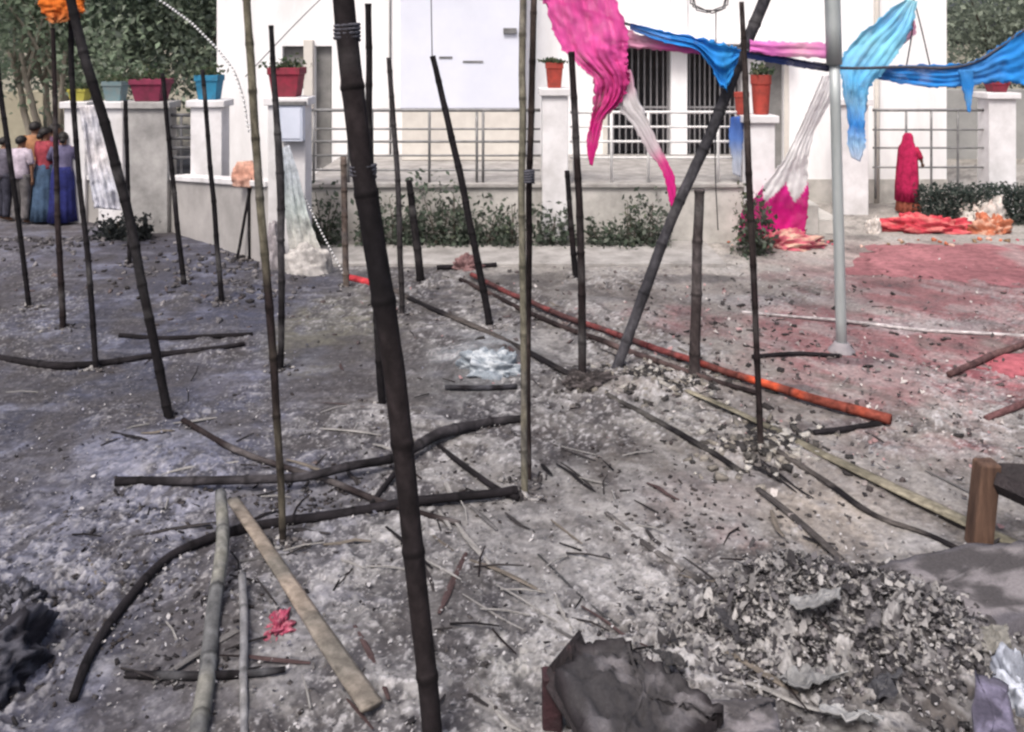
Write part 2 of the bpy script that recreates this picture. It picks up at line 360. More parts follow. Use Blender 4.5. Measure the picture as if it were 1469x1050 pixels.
    mix(sstep(.56, .66, blot) * (.25 + .5 * rough) * near * (1 - .5 * rgt), (.055, .052, .057))
    mix(sstep(.44, .35, blot) * rough * (1 - lf) * .4, (.30, .295, .295))
    mix(sstep(.50, .64, fbm(X * 1.5, Y * 1.2, 4, 95)) * near * (1 - .75 * rgt) * .6, (.050, .045, .045))
    mix(sstep(.64, .74, fine) * rough * (1 - lf * .6) * .5, (.46, .45, .455))
    mix(sstep(.66, .76, grit) * rough * .3, (.46, .45, .46))
    mix(sstep(.33, .24, grit) * np.clip(rough + .3 * near, 0, 1) * .5, (.045, .043, .046))
    mix(pile * sstep(.60, .46, crust) * .85, (.035, .032, .035))  # pile colour darkened in the hollows of its relief
    mix(pile * sstep(.56, .68, fine) * .6, (.40, .39, .385))
    C *= (.9 + .2 * fbm(X * 1.7, Y * .9, 2, 51))[:, None]
    nr, nc = len(pys), len(us)
    idx = np.arange(nr * nc).reshape(nr, nc)
    q = np.stack([idx[:-1, :-1], idx[:-1, 1:], idx[1:, 1:], idx[1:, :-1]], -1).reshape(-1, 4)
    me = np_mesh('ground', np.stack([X, Y, z], 1), q, C)
    return tag(finish(me, 'ground', mt['ground'], smooth=True), kind='structure')
def np_mesh(name, V, Fq, C):
    me = bpy.data.meshes.new(name); k = Fq.shape[1]
    me.vertices.add(len(V)); me.vertices.foreach_set('co', np.asarray(V, np.float32).ravel())
    me.loops.add(Fq.size); me.loops.foreach_set('vertex_index', np.asarray(Fq, np.int32).ravel())
    me.polygons.add(len(Fq)); me.polygons.foreach_set('loop_start', np.arange(0, Fq.size, k, dtype=np.int32))
    me.update(calc_edges=True)
    at = me.color_attributes.new('Col', 'FLOAT_COLOR', 'POINT')
    a = np.ones((len(V), 4), np.float32); a[:, :3] = C; at.data.foreach_set('color', a.ravel())
    return me
build_ground()

def px_box(mb, x0, x1, y0, y1, D, depth, c=None):
    a = P(x0, y1, D); b = P(x1, y0, D); return mb.box((a.x, D, a.z), (b.x, D + depth, b.z), c)
def X_(px, D): return (px - CX) * D / F
def Z_(py, D): return H - (py - Y0) * D / F

# ------------------------------------------------------------------ building and plinth
DP = F * H / (350 - Y0)            # plinth front
DW = DP + 3.6                      # facade
ZP = Z_(263, DP)                   # porch floor
b = MB(); b.box((X_(432, DP), DP, -.1), (X_(1128, DP), DW + .02, ZP - .06))
plinth = tag(b.build('plinth', mt['plinth'], bevel=.01), 'low stained plaster plinth under the white building, shrubs along its foot', 'plinth')
plinth.location = (0, 0, 0)
b = MB(); b.box((X_(430, DP), DP - .05, ZP - .06), (X_(1130, DP), DW + .02, ZP)); b.build('floor_slab', mt['path'], plinth, bevel=.01)
bx0, bx1 = X_(311, DW), X_(1358, DW)
house = empty('white_building', (X_(820, DW), DW, 0), 'large whitewashed building with barred openings behind the burnt yard', 'building')
def facade(xs, zs, opens, y, t):
    """front skin of a wall with openings and their reveals; xs, zs are the break lines"""
    mb = MB()
    nx, nz = len(xs) - 1, len(zs) - 1
    for i in range(nx):
        for j in range(nz):
            if (i, j) in opens:
                if (i - 1, j) not in opens: mb.add([(xs[i], y, zs[j]), (xs[i], y + t, zs[j]), (xs[i], y + t, zs[j + 1]), (xs[i], y, zs[j + 1])], [(0, 1, 2, 3)])
                if (i + 1, j) not in opens: mb.add([(xs[i + 1], y, zs[j]), (xs[i + 1], y + t, zs[j]), (xs[i + 1], y + t, zs[j + 1]), (xs[i + 1], y, zs[j + 1])], [(0, 3, 2, 1)])
                if (i, j - 1) not in opens: mb.add([(xs[i], y, zs[j]), (xs[i + 1], y, zs[j]), (xs[i + 1], y + t, zs[j]), (xs[i], y + t, zs[j])], [(0, 1, 2, 3)])
                if (i, j + 1) not in opens: mb.add([(xs[i], y, zs[j + 1]), (xs[i + 1], y, zs[j + 1]), (xs[i + 1], y + t, zs[j + 1]), (xs[i], y + t, zs[j + 1])], [(0, 3, 2, 1)])
            else: mb.add([(xs[i], y, zs[j]), (xs[i + 1], y, zs[j]), (xs[i + 1], y, zs[j + 1]), (xs[i], y, zs[j + 1])], [(0, 1, 2, 3)])
    return mb
xs = [X_(p, DW) for p in (311, 405, 436, 452, 476, 872, 962, 984, 1064, 1098, 1124, 1358)]
zs = [-.1, Z_(243, DW), Z_(128, DW), Z_(66, DW), 6.2]
opens = {(1, 2), (3, 1), (3, 2), (5, 1), (5, 2), (7, 1), (7, 2), (9, 1), (9, 2)}
fm = facade(xs, zs, opens, DW, .28)
DB = DW + 7
fm.add([(bx1, DW, -.1), (bx1, DB, -.1), (bx1, DB, 6.2), (bx1, DW, 6.2)], [(0, 1, 2, 3)])
fm.add([(bx0, DW, -.1), (bx0, DB, -.1), (bx0, DB, 6.2), (bx0, DW, 6.2)], [(0, 3, 2, 1)])
fm.add([(bx0, DB, -.1), (bx1, DB, -.1), (bx1, DB, 6.2), (bx0, DB, 6.2)], [(0, 3, 2, 1)])
fm.build('wall', mt['white'], house)
b = MB(); b.box((bx0 - .3, DW - .35, 6.2), (bx1 + .3, DB + .3, 6.4)); b.build('roof', mt['white'], house, bevel=.02)
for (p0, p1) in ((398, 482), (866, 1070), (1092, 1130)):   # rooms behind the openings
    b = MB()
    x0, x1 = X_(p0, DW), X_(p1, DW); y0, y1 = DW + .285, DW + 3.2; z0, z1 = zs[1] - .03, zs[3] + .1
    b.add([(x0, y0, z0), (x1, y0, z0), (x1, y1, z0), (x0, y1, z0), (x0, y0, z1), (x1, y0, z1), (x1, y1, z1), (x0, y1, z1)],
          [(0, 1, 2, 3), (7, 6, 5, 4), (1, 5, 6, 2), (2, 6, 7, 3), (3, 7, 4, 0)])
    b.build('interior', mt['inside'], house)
# projecting pale-blue bay, its cream foot, and the column between the barred openings
b = MB(); b.box((X_(574, DW - 1), DW - 1, Z_(156, DW - 1)), (X_(748, DW - 1), DW - .003, 6.1)); b.build('bay', mt['bay'], house, bevel=.02)
b = MB(); b.box((X_(574, DW - 1) + .03, DW - .97, ZP + .002), (X_(748, DW - 1) - .03, DW - .004, Z_(156, DW - 1) - .002)); b.build('bay_foot', mt['cream'], house, bevel=.02)
for (x0, x1, y0, y1) in ((630, 649, 81, 84), (664, 693, 87, 90)):
    b = MB(); px_box(b, x0, x1, y0, y1, DW - 1.012, .011); b.build('bay_vent', mt['rail'], house)
b = MB(); px_box(b, 722, 741, 40, 48, DW - 1.06, .058); b.build('bay_bracket', mt['rail'], house, bevel=.005)
b = MB(); b.box((X_(962, DW) - .01, DW - .10, ZP + .002), (X_(984, DW) + .01, DW - .003, 5.4)); b.build('column', mt['white'], house, bevel=.01)
b = MB(); b.box((X_(438, DW) , DW - .16, ZP + .002), (X_(451, DW), DW - .003, Z_(57, DW))); b.build('column', mt['cream'], house, bevel=.01)
b = MB(); b.box((X_(845, DW), DW - .5, Z_(62, DW) - .02), (X_(1130, DW), DW - .004, Z_(62, DW) + .10)); b.build('sunshade', mt['white'], house, bevel=.01)
tube('drain_pipe', mt['cream'], [Vector((X_(1256, DW), DW - .07, -.05)), Vector((X_(1256, DW), DW - .07, 6.1))], .05, house, sides=10, step=2)
tube('conduit', mt['rail'], [Vector((X_(560, DW), DW - .03, ZP)), Vector((X_(560, DW), DW - .03, 6.1))], .018, house, sides=8, step=2)
for (q0, q1) in ((870, 964), (982, 1066), (1096, 1126)):
    fx0, fx1 = X_(q0, DW), X_(q1, DW); mf = MB(); yy = DW - .03
    mf.box((fx0 - .07, yy, zs[1] - .04), (fx0 + .02, DW - .003, zs[3] + .05)); mf.box((fx1 - .02, yy, zs[1] - .04), (fx1 + .07, DW - .003, zs[3] + .05)); mf.box((fx0 + .022, yy, zs[1] - .04), (fx1 - .022, DW - .003, zs[1] + .02))
    mf.build('door_frame', mt['cream'], house, bevel=.006)
for (q0, q1) in ((bx0 - .002, X_(432, DP) - .01), (X_(1135, DW), bx1 + .002)):
    b = MB(); b.box((q0, DW - .025, -.08), (q1, DW - .003, .45)); b.build('wall_base', mt['plinth'], house)
def grille(p0, p1, nb):
    x0, x1 = X_(p0, DW), X_(p1, DW); z0, z1 = zs[1], zs[3]; y = DW + .12
    f = MB()
    f.box((x0, y, z0), (x0 + .05, y + .05, z1)); f.box((x1 - .05, y, z0), (x1, y + .05, z1))
    f.box((x0 + .05, y, z1 - .05), (x1 - .05, y + .05, z1)); f.box((x0 + .05, y, z0), (x1 - .05, y + .05, z0 + .05))
    f.box((x0 + .05, y, (z0 + z1) / 2 - .02), (x1 - .05, y + .04, (z0 + z1) / 2 + .02))
    g = f.build('grille', mt['bar'], house)
    first = None
    for k in range(nb):
        x = x0 + (x1 - x0) * (k + 1) / (nb + 1)
        if first is None:
            first = MB().box((-.012, -.012, z0 + .05), (.012, .012, z1 - .05)).build('bar', mt['bar'], None); first.parent = g; first.location = (x, y + .02, 0); first.matrix_parent_inverse = Matrix.Identity(4)
            # the grille's own frame of reference is its house's, so place by the house offset
            fx = first
        else:
            c = fx.copy(); col.objects.link(c); c.parent = g; c.location = (x, y + .02, 0)
    return g
bpy.context.view_layer.update()
grille(872, 962, 9); grille(984, 1064, 10)
b = MB(); px_box(b, 406, 435, 67, 127, DW + .15, .05); b.build('shutter', mt['greydoor'], house)
b = MB(); px_box(b, 453, 475, 67, 243, DW + .12, .05); b.build('door', mt['greydoor'], house)
b = MB(); px_box(b, 1099, 1123, 67, 243, DW + .12, .05); b.build('door', mt['greydoor'], house)
# porch steps at the right end of the plinth
steps = empty('porch_steps', (X_(1180, DP), DP + 1.2, 0), 'short flight of pale concrete steps right of the plinth', 'steps')
for k in range(3):
    b = MB(); hh = ZP * (3 - k) / 4; b.box((X_(1131, DP) + .36 * k, DP + .75, -.05), (X_(1131, DP) + .36 * (k + 1) - .002, DP + 2.9, hh)); b.build('step', mt['plinth'], steps, bevel=.01)
# the path in front of the plinth
b = MB(); a0 = G0(470, 384); b.box((X_(430, DP), a0[1], -.06), (X_(1010, DP), DP - .06, .065)); tag(b.build('path', mt['path'], bevel=.015), kind='structure')

# ------------------------------------------------------------------ railings
def railing(label, p0, p1, D, rails, posts, mat, postmat, group='railings round the porch', yb=263, post_top=None):
    t = empty('railing', (X_((p0 + p1) / 2, D), D, 0), label, 'railing', group)
    for (y, r) in rails:
        tube('rail', mat, [P(p0, y, D), P(p1, y, D)], r, t, sides=8, step=.6, cols=(.4, .4, .4))
    for px in posts:
        tube('post', postmat, [P(px, yb, D - .0), P(px, post_top or rails[0][0], D)], .022, t, sides=8, step=.4)
    return t
railing('grey tube railing on the plinth between box pillar and pale bay', 438, 775, DP + .1, [(158, .026), (185, .016), (203, .02), (223, .016), (244, .016)], [450, 500, 534, 616, 684, 693, 760], mt['rail'], mt['rail'])
railing('white tube railing before the dark barred openings', 818, 1072, DP + .1, [(161, .024), (182, .017), (203, .02), (226, .017)], [824, 877, 930, 1030, 1066], mt['whiterail'], mt['whiterail'])
railing('light tube railing beyond the woman in red', 1252, 1420, DP + 2.6, [(158, .026), (186, .018), (212, .018), (240, .018)], [1256, 1300, 1336, 1374, 1414], mt['rail'], mt['rail'], yb=285)
railing('dark short railing between the crimson and blue pots', 246, 274, DP + .9, [(165, .03), (182, .03), (198, .03), (212, .03), (226, .03)], [260], mt['darkrail'], mt['darkrail'], yb=250)

# ------------------------------------------------------------------ pillars and pots
def pillar(label, p0, p1, y0, yb, D, mat='pillar', capover=5, group='square pillars of the boundary wall', dep=.42, base=-.1):
    xa, xb = X_(p0, D), X_(p1, D); zt = Z_(y0, D); zb = base if yb is None else Z_(yb, D)
    t = empty('pillar', ((xa + xb) / 2, D, max(zb, 0)), label, 'pillar', group)
    MB().box((xa, D, zb), (xb, D + dep, zt - .11)).build('shaft', mt[mat], t, bevel=.012)
    o = capover * D / F
    MB().box((xa - o, D - o, zt - .11), (xb + o, D + dep + o, zt)).build('cap', mt['pillar'] if mat != 'oldpillar' else mt[mat], t, bevel=.012)
    return t
pillar('squat grey pillar with darkened face under the crimson pot', 180, 240, 146, None, DP + .75, 'oldpillar')
pillar('bluish white pillar under the blue pot', 273, 318, 144, None, DP + .85)
pillar('pillar carrying the pale meter box', 384, 438, 140, None, DP - 1.3)
pillar('white pillar under the small red pot beside the pale bay', 778, 815, 127, None, DP - .15)
pillar('narrow pillar under two orange red pots', 1070, 1112, 166, None, DP - .12)
pillar('white pillar behind the hanging blue cloth end', 1206, 1246, 142, None, DP + 2.4)
pillar('far right white pillar beyond the hedge', 1419, 1458, 133, None, DP + 2.4)
pillar('white pillar under the teal pot', 141, 176, 146, None, DP + 1.2)
pillar('white pillar under the yellow pot', 92, 122, 146, None, DP + 1.6)
def pot(label, p0, p1, yt, yb, D, mat, plant=0, group='coloured flower pots on the pillars', square=False):
    w = X_(p1, D) - X_(p0, D); zt, zb = Z_(yt, D), Z_(yb, D); cx = X_((p0 + p1) / 2, D); cy = D + .21
    t = empty('flower_pot', (cx, cy, zb), label, 'flower pot', group); h = zt - zb; r = w / 2
    s = 4 if square else 22; q = 1.30 if square else 1
    b = MB().add(*lathe_data([(r * .70 * q, 0), (r * .74 * q, .02), (r * .92 * q, h * .76), (r * 1.0 * q, h * .77), (r * 1.0 * q, h), (r * .9 * q, h), (r * .86 * q, h * .9)], s, centre=(cx, cy, zb)))
    b.build('body', mt[mat], t, bevel=.006)
    MB().add(*lathe_data([(r * .80 * q, h * .84), (r * .80 * q, h * .9)], s, centre=(cx, cy, zb))).build('soil', mt['soil'], t)
    if plant:
        leaf_mesh('plant', 140, lambda n: np.stack([cx + rng.normal(0, r * .6, n), cy + rng.normal(0, r * .5, n), zt + np.abs(rng.normal(0, plant * .5, n))], 1), (.05, .11), [(.05, .08, .045), (.08, .11, .06), (.12, .13, .08)], t)['kind'] = 'stuff'
    return t
def leaf_mesh(name, n, sampler, size, pal, parent=None, droop=.3):
    p = sampler(n); n = len(p)
    s = rng.uniform(size[0], size[1], n)
    d = rng.normal(0, 1, (n, 3)); d[:, 2] -= droop; d /= np.linalg.norm(d, axis=1)[:, None]
    e = rng.normal(0, 1, (n, 3)); e -= d * (e * d).sum(1)[:, None]; e /= np.linalg.norm(e, axis=1)[:, None]
    nn = np.cross(d, e)
    a = p - d * s[:, None] * .5; c = p + d * s[:, None] * .5
    bb = p + e * s[:, None] * .26 + nn * s[:, None] * .08; dd = p - e * s[:, None] * .26 + nn * s[:, None] * .08
    V = np.stack([a, bb, c, dd], 1).reshape(-1, 3)
    q = np.arange(n * 4).reshape(n, 4)
    pal = np.array(pal); C = pal[rng.integers(0, len(pal), n)] * rng.uniform(.7, 1.3, (n, 1)); C = np.repeat(C, 4, 0)
    return finish(np_mesh(name, V, q, C), name, mt['leaf'], parent)
pot('crimson pot on the squat grey pillar', 184, 236, 114, 146, DP + .8, 'potpink', .22, square=True)
pot('bright blue pot on the bluish white pillar', 276, 313, 108, 144, DP + .9, 'potblue', .12, square=True)
pot('dark red pot above the pale meter box', 381, 432, 97, 140, DP - 1.25, 'potred', .12, square=True)
pot('small red pot on the white pillar beside the pale bay', 782, 810, 90, 127, DP - .12, 'potorange', .05, square=True)
pot('large orange red pot with dry stems, upper right of a pair', 1082, 1112, 108, 166, DP - .05, 'potorange', .18)
pot('small orange red pot, lower left of a pair', 1058, 1080, 133, 166, DP - .1, 'potorange', 0)
pot('red pot half hidden under the blue cloth at far right', 1424, 1453, 118, 133, DP + 2.45, 'potred', .1, square=True)
pot('teal pot on a white pillar at left', 142, 174, 117, 146, DP + 1.25, 'potteal', .12, square=True)
pot('yellow pot behind the dark leaning pole', 92, 121, 128, 146, DP + 1.65, 'potyellow', .08, square=True)
mbx = empty('meter_box', P(417, 202, DP - 1.48), 'pale blue meter box fixed to the pillar', 'meter box')
b = MB(); px_box(b, 400, 434, 151, 203, DP - 1.48, .17); b.build('case', mt['box'], mbx, bevel=.01)
b = MB(); px_box(b, 398, 436, 146, 151, DP - 1.51, .20); b.build('rain_hood', mt['rail'], mbx, bevel=.004)
b = MB(); px_box(b, 403, 431, 155, 199, DP - 1.492, .011); b.build('door', mt['box'], mbx, bevel=.004)
# low wall on the left
lw = empty('low_wall', (X_(250, DP), DP + .6, 0), 'low grey plaster wall between the pillars at left', 'wall')
def oblique_wall(pa, pb, dep, za, zb):
    a, c = Vector(G0(*pa)), Vector(G0(*pb)); d = (c - a).normalized(); nrm = Vector((-d.y, d.x, 0)); nrm = nrm if nrm.y > 0 else -nrm
    def bx(o0, o1, z0, z1a, z1b):
        q = [a + nrm * o0, c + nrm * o0, c + nrm * o1, a + nrm * o1]; zt_ = [z1a, z1b, z1b, z1a]
        zl = z0 if hasattr(z0, '__len__') else [z0] * 4
        return MB().add([(p.x, p.y, zl[i]) for i, p in enumerate(q)] + [(p.x, p.y, zt_[i]) for i, p in enumerate(q)], [(0, 3, 2, 1), (4, 5, 6, 7), (0, 1, 5, 4), (1, 2, 6, 5), (2, 3, 7, 6), (3, 0, 4, 7)])
    bx(0, dep, -.1, za, zb).build('wall_face', mt['lowwall'], lw, bevel=.01)
    bx(-.04, dep + .04, [za, zb, zb, za], za + .08, zb + .08).build('coping', mt['pillar'], lw, bevel=.01)
oblique_wall((120, 318), (243, 331), .2, Z_(258, 15.6), Z_(258, 15))
oblique_wall((245, 333), (384, 380), .22, Z_(258, 14.8), Z_(268, 12.6))
b = MB(); b.box((X_(-420, 23), 23, -.2), (X_(62, 23), 23.25, Z_(130, 23))); tag(b.build('boundary_wall', mt['beigewall'], bevel=.02), 'far beige boundary wall beneath the trees at left', 'wall')

b = MB(); b.box((X_(1290, 24), 24, -.2), (X_(1750, 24), 24.25, Z_(128, 24))); tag(b.build('boundary_wall', mt['greywall'], bevel=.02), 'far grey boundary wall beyond the right building corner', 'wall')
# ------------------------------------------------------------------ trees, shrubs, hedge
def clumps(c, rad, n, k, flat=.8, sig=.33):
    cen = np.array(c) + rng.normal(0, 1, (k, 3)) * np.array(rad) * .55
    def f(n):
        i = rng.integers(0, k, n); return cen[i] + rng.normal(0, 1, (n, 3)) * np.array(rad) * sig * rng.uniform(.5, 1.1, (n, 1))
    return f
def tree(label, x, y, h, crown, crad, pal, n, k, trunk_r, mat, stems=1, spread=.3, size=(.10, .22)):
    t = empty('tree', (x, y, 0), label, 'tree', 'trees behind the yard')
    mb = MB()
    for s in range(stems):
        a = 2 * math.pi * s / max(stems, 1) + .6; sp = spread if stems > 1 else .05
        top = Vector((x + math.cos(a) * sp * 2.4, y + math.sin(a) * sp * 1.5, h)); base = Vector((x + math.cos(a) * sp * .35, y + math.sin(a) * sp * .35, -.1))
        midp = (top + base) / 2 + Vector((random.uniform(-.15, .15), 0, 0))
        mb.add(*tube_data([base, midp, top], [trunk_r, trunk_r * .8, trunk_r * .55], 9, (.3, .3, .3), step=.25, wob=.15, seed=s))
        for q in range(3):
            e = Vector((x + random.uniform(-1, 1) * crad[0] * .7, y + random.uniform(-1, 1) * crad[1] * .7, crown + random.uniform(-.3, .6) * crad[2]))
            mb.add(*tube_data([top * .75 + base * .25, (top + e) / 2 + Vector((0, 0, -.2)), e], [trunk_r * .5, trunk_r * .3, trunk_r * .1], 6, (.3, .3, .3), step=.3))
    mb.build('trunk', mt[mat], t, smooth=True)
    leaf_mesh('crown', n, clumps((x, y, crown), crad, n, k), size, pal, t)
    return t
DKG = [(.13, .17, .13), (.16, .20, .15), (.20, .24, .18), (.14, .17, .15)]  # leaf greens lightened, distance haze put into the colour
MDG = [(.20, .26, .18), (.24, .30, .21), (.28, .32, .25)]  # likewise paler than the leaves, for haze
tree('pale multi stemmed tree behind the people at left', X_(62, 19), 19, 2.9, 4.5, (1.7, 1.4, 1.7), MDG, 9000, 30, .085, 'bark', 5, .30)
tree('dark broad tree right of the orange cloth', X_(205, 23), 23, 2.6, 4.5, (2.5, 1.8, 2.0), DKG, 12000, 34, .16, 'darkbark')
tree('dark leafy tree against the building corner', X_(292, 21), 21, 2.0, 3.6, (1.3, 1.2, 1.7), DKG, 8500, 26, .12, 'darkbark')
tree('dark tree at the far left edge', X_(-60, 25), 25, 2.4, 4.6, (3.0, 1.8, 2.2), DKG, 10000, 36, .16, 'darkbark')
tree('tall dark tree farthest back at left', X_(130, 29), 29, 3.0, 5.2, (4.6, 1.8, 3.0), DKG, 13000, 46, .2, 'darkbark')
GRG = [(.25, .29, .23), (.29, .33, .26), (.32, .36, .29)]  # greyed and lightened most: haze painted into these leaf colours
tree('soft green tree beyond the right building corner', X_(1430, 27), 27, 2.2, 4.0, (2.2, 1.6, 2.3), GRG, 9500, 30, .15, 'darkbark')
tree('grey green tree leaving the frame at right', X_(1560, 25), 25, 2.2, 4.0, (2.6, 1.6, 2.4), GRG, 8000, 30, .15, 'darkbark')
def shrub(label, px, yb, D, w, h, pal, n, name='shrub', group='shrubs along the foot of the plinth'):
    x = X_(px, D); t = empty(name, (x, D, 0), label, 'shrub', group)
    mb = MB()
    for s in range(5):
        e = Vector((x + random.uniform(-.4, .4) * w, D + random.uniform(-.12, .12), h * random.uniform(.5, .9)))
        mb.add(*tube_data([Vector((x + random.uniform(-.06, .06), D, -.03)), e], [.012, .005], 5, (.1, .08, .06), step=.2))
    mb.build('stem', mt['darkbark'], t)
    leaf_mesh('foliage', n, lambda n: np.stack([x + rng.choice(np.linspace(-.42, .42, 9) * w + rng.normal(0, .04, 9), n) + rng.normal(0, .055, n), D + rng.normal(0, .12, n), np.abs(h * 1.15 * np.minimum(rng.beta(1.0, 1.7, n), .98) * rng.choice([.45, .7, .85, 1.0], n))], 1), (.05, .13), pal, t)
    return t
SH = [(.075, .10, .075), (.10, .13, .095), (.14, .16, .13), (.08, .09, .075)]
for (px, w, h, lab) in ((462, .6, .95, 'tall shrub left of the big front pole, beside the draped pale cloth'), (566, .95, .85, 'dense dark shrub just right of the big front pole'),
                        (626, .95, 1.12, 'broad dark shrub behind the short burnt stub'), (696, .9, .72, 'shrub under the two close railing posts'), (790, .6, .7, 'thin shrub at the foot of the small red pot pillar'),
                        (868, .8, .45, 'low shrub in front of the porch opening'), (932, .6, .78, 'shrub by the hanging pink strip end, farthest right of the row')):
    shrub(lab, px, 345, DP - .3, w, h, SH, int(820 * w))
for (px, hh, lab) in ((520, 1.0, 'spindly upright plant close behind the thick front pole'), (655, .95, 'spindly upright plant left of the slanting pole foot'), (735, .85, 'spindly upright plant left of the tight pole pair'), (905, .8, 'spindly upright plant before the porch opening')):
    shrub(lab, px, 345, DP - .35, .22, hh, SH + [(.16, .19, .13)], 150, group='shrubs along the foot of the plinth')
shrub('round leafy shrub before the orange red pots', 1082, 300, DP - .65, .45, .95, SH + [(.10, .11, .07)], 700, group='shrubs at the right')
shrub('dark low bush at the foot of the left low wall', 178, 330, DP + .2, .9, .42, [(.03, .035, .035), (.045, .05, .05)], 900, group='shrubs at the left')
hd = empty('hedge', (X_(1400, DP + 1.6), DP + 1.6, 0), 'dark clipped hedge in front of the far right railing', 'hedge')
leaf_mesh('foliage', 6000, lambda n: np.stack([rng.uniform(X_(1318, DP + 1.6), X_(1520, DP + 1.6), n), DP + 1.6 + rng.uniform(-.25, .25, n), rng.uniform(0, .62, n) + .06 * np.sin(np.arange(n))], 1), (.04, .10), [(.04, .055, .05), (.06, .08, .07), (.09, .11, .095)], hd)
mb = MB()
for k in range(14):
    x = X_(1322 + k * 14, DP + 1.6); mb.add(*tube_data([Vector((x, DP + 1.6, -.03)), Vector((x + .05, DP + 1.55, .5))], [.012, .006], 5, (.1, .1, .1), step=.2))
mb.build('stem', mt['darkbark'], hd)

# ------------------------------------------------------------------ poles
FEET = []
CHAR = (.011, .0095, .011); CHARB = (.021, .015, .0155); SMOKE = (.035, .031, .032); OLD = (.15, .137, .10); GREYB = (.075, .07, .075)
POLES = 'bamboo poles left standing after the fire'
def pole(label, pts, w, c=CHAR, c2=None, lean=0.0, name='bamboo_pole', group=POLES, nodes=.34, cat='pole', sink=.12, nodecol=None):
    """pts: base first (on the ground), then upwards; w: width at each of them"""
    B = G(*pts[0]); D = B.y; T = []; Rr = []; FEET.append(pts[0])
    n = len(pts); tot = pts[0][1] - pts[-1][1]
    for i, (px, py) in enumerate(pts):
        Di = D + lean * (pts[0][1] - py) / tot
        p = P(px, py, Di) if i else B
        T.append(p); Rr.append((w[i] if hasattr(w, '__len__') else w) / 2 * Di / F)
    d = (T[0] - T[1]).normalized(); T.insert(0, T[0] + d * sink); Rr.insert(0, Rr[0])
    rr = random.Random(label); s = rr.randint(0, 999)
    c2 = c2 or tuple(k * 1.7 for k in c)
    def cols(t):
        k = float(sstep(.35, .75, np.array(float(fbm(np.array(t * 5), np.array(s * 1.3), 3)))))
        ash_ = .55 * float(sstep(.62, .78, np.array(float(fbm(np.array(t * 11 + 3), np.array(s * .7), 3)))))
        q_ = [a * (1 - k) + b_ * k for a, b_ in zip(c, c2)]
        return tuple(v_ * (1 - ash_) + g_ * ash_ for v_, g_ in zip(q_, (.11, .105, .105)))
    o = tube(name, mt['pole'], T, Rr, None, sides=10, cols=cols, nodes=nodes, wob=.012, seed=s, nodecol=nodecol or (lambda t: tuple(x * .55 for x in cols(t))))
    # origin at the foot
    me = o.data; me.transform(Matrix.Translation(-B)); o.location = B
    return tag(o, label, cat, group)
pole('thick charred pole in the foreground, tallest and nearest of all', [(624, 1085), (602, 870), (579, 650), (553, 450), (521, 240), (503, 100), (487, -60)], [29, 30, 31, 33, 33, 32, 31], CHAR, (.027, .021, .022), .25, nodes=.55)
FRONT_POLE = bpy.data.objects['bamboo_pole']
def tie(o, pt, r, turns=4, mat='rope'):
    q = []
    for k in range(turns * 12 + 1):
        a = 2 * math.pi * k / 12; q.append(pt + Vector((r * math.cos(a), r * math.sin(a), .018 * k / 12 - .01 * turns)))
    c = tube('rope_tie', mt[mat], q, .009, o, sides=5, step=.03, cols=(.1, .09, .08)); return c
Df_ = FRONT_POLE.location.y
tie(FRONT_POLE, P(521, 244, Df_ + .20), 18.5 * Df_ / F, 3)
tie(FRONT_POLE, P(498, 45, Df_ + .24), 18.5 * Df_ / F, 4)
pole('dark leaning pole below the orange cloth, slanting up to the left', [(243, 602), (213, 450), (170, 250), (118, 70), (92, -40)], [13, 13, 14, 14, 13], CHAR, (.03, .028, .03), .3)
pole('thin short pole at the far left edge', [(42, 440), (24, 300), (2, 140), (-6, 80)], 7, CHAR, lean=.1)
pole('thin pole rising through the blue sari crowd', [(91, 472), (84, 330), (80, 200), (76, 40)], [9, 8, 7, 6], CHARB, lean=.1)
pole('slim pole right of the crowd reaching the orange cloth', [(138, 530), (127, 380), (112, 240), (103, 100), (102, -20)], [8, 8, 7, 8, 8], CHAR, lean=.2)
pole('shortest thin pole by the white hanging sheet', [(186, 382), (184, 280), (180, 144)], 6, CHAR)
pole('thin pole crossing the squat grey pillar', [(264, 408), (250, 280), (233, 105)], [8, 7, 6], CHAR, lean=.1)
pole('thin pole in front of the blue pot pillar', [(318, 434), (303, 250), (290, 100)], [8, 7, 6], CHAR, lean=.1)
pole('tall mottled pole passing before the white wall, leaning slightly left', [(406, 778), (399, 620), (388, 470), (372, 270), (361, 120), (352, -40)], [10, 11, 12, 12, 12, 11], CHARB, OLD, .3)
pole('straight pole in front of the dark red pot', [(403, 530), (404, 380), (402, 250), (393, 120), (389, 36)], [9, 10, 12, 8, 7], CHAR, GREYB)
pole('thin brown pole at the end of the beaded string, red at its foot', [(497, 412), (495, 330), (493, 225)], 9, (.10, .075, .065), (.16, .13, .11))
pole('slim pole standing close behind the thick front pole', [(548, 582), (540, 440), (531, 220), (529, 5)], [11, 11, 10, 9], CHAR, SMOKE)
pole('thin grey pole right of the thick front pole', [(577, 452), (570, 250), (557, 82)], [8, 8, 7], SMOKE, GREYB)
pole('short burnt stub before the dark shrubs', [(604, 405), (597, 340), (586, 258)], [12, 11, 9], CHAR, SMOKE)
pole('slanting black pole across the pale bay', [(703, 468), (690, 400), (664, 270), (640, 160), (620, 80)], [11, 10, 10, 9, 8], CHAR, lean=.2)
pole('pale olive pole of the tight pair at centre', [(753, 708), (751, 540), (749, 300), (750, 100), (751, -40)], [10, 9, 10, 10, 10], (.16, .15, .115), (.22, .20, .155), nodes=.4)
pole('dark pole of the tight pair at centre', [(759, 690), (757, 540), (759, 300), (763, 130), (767, -40)], [8, 8, 9, 9, 9], CHARB, (.10, .075, .065), nodes=.4)
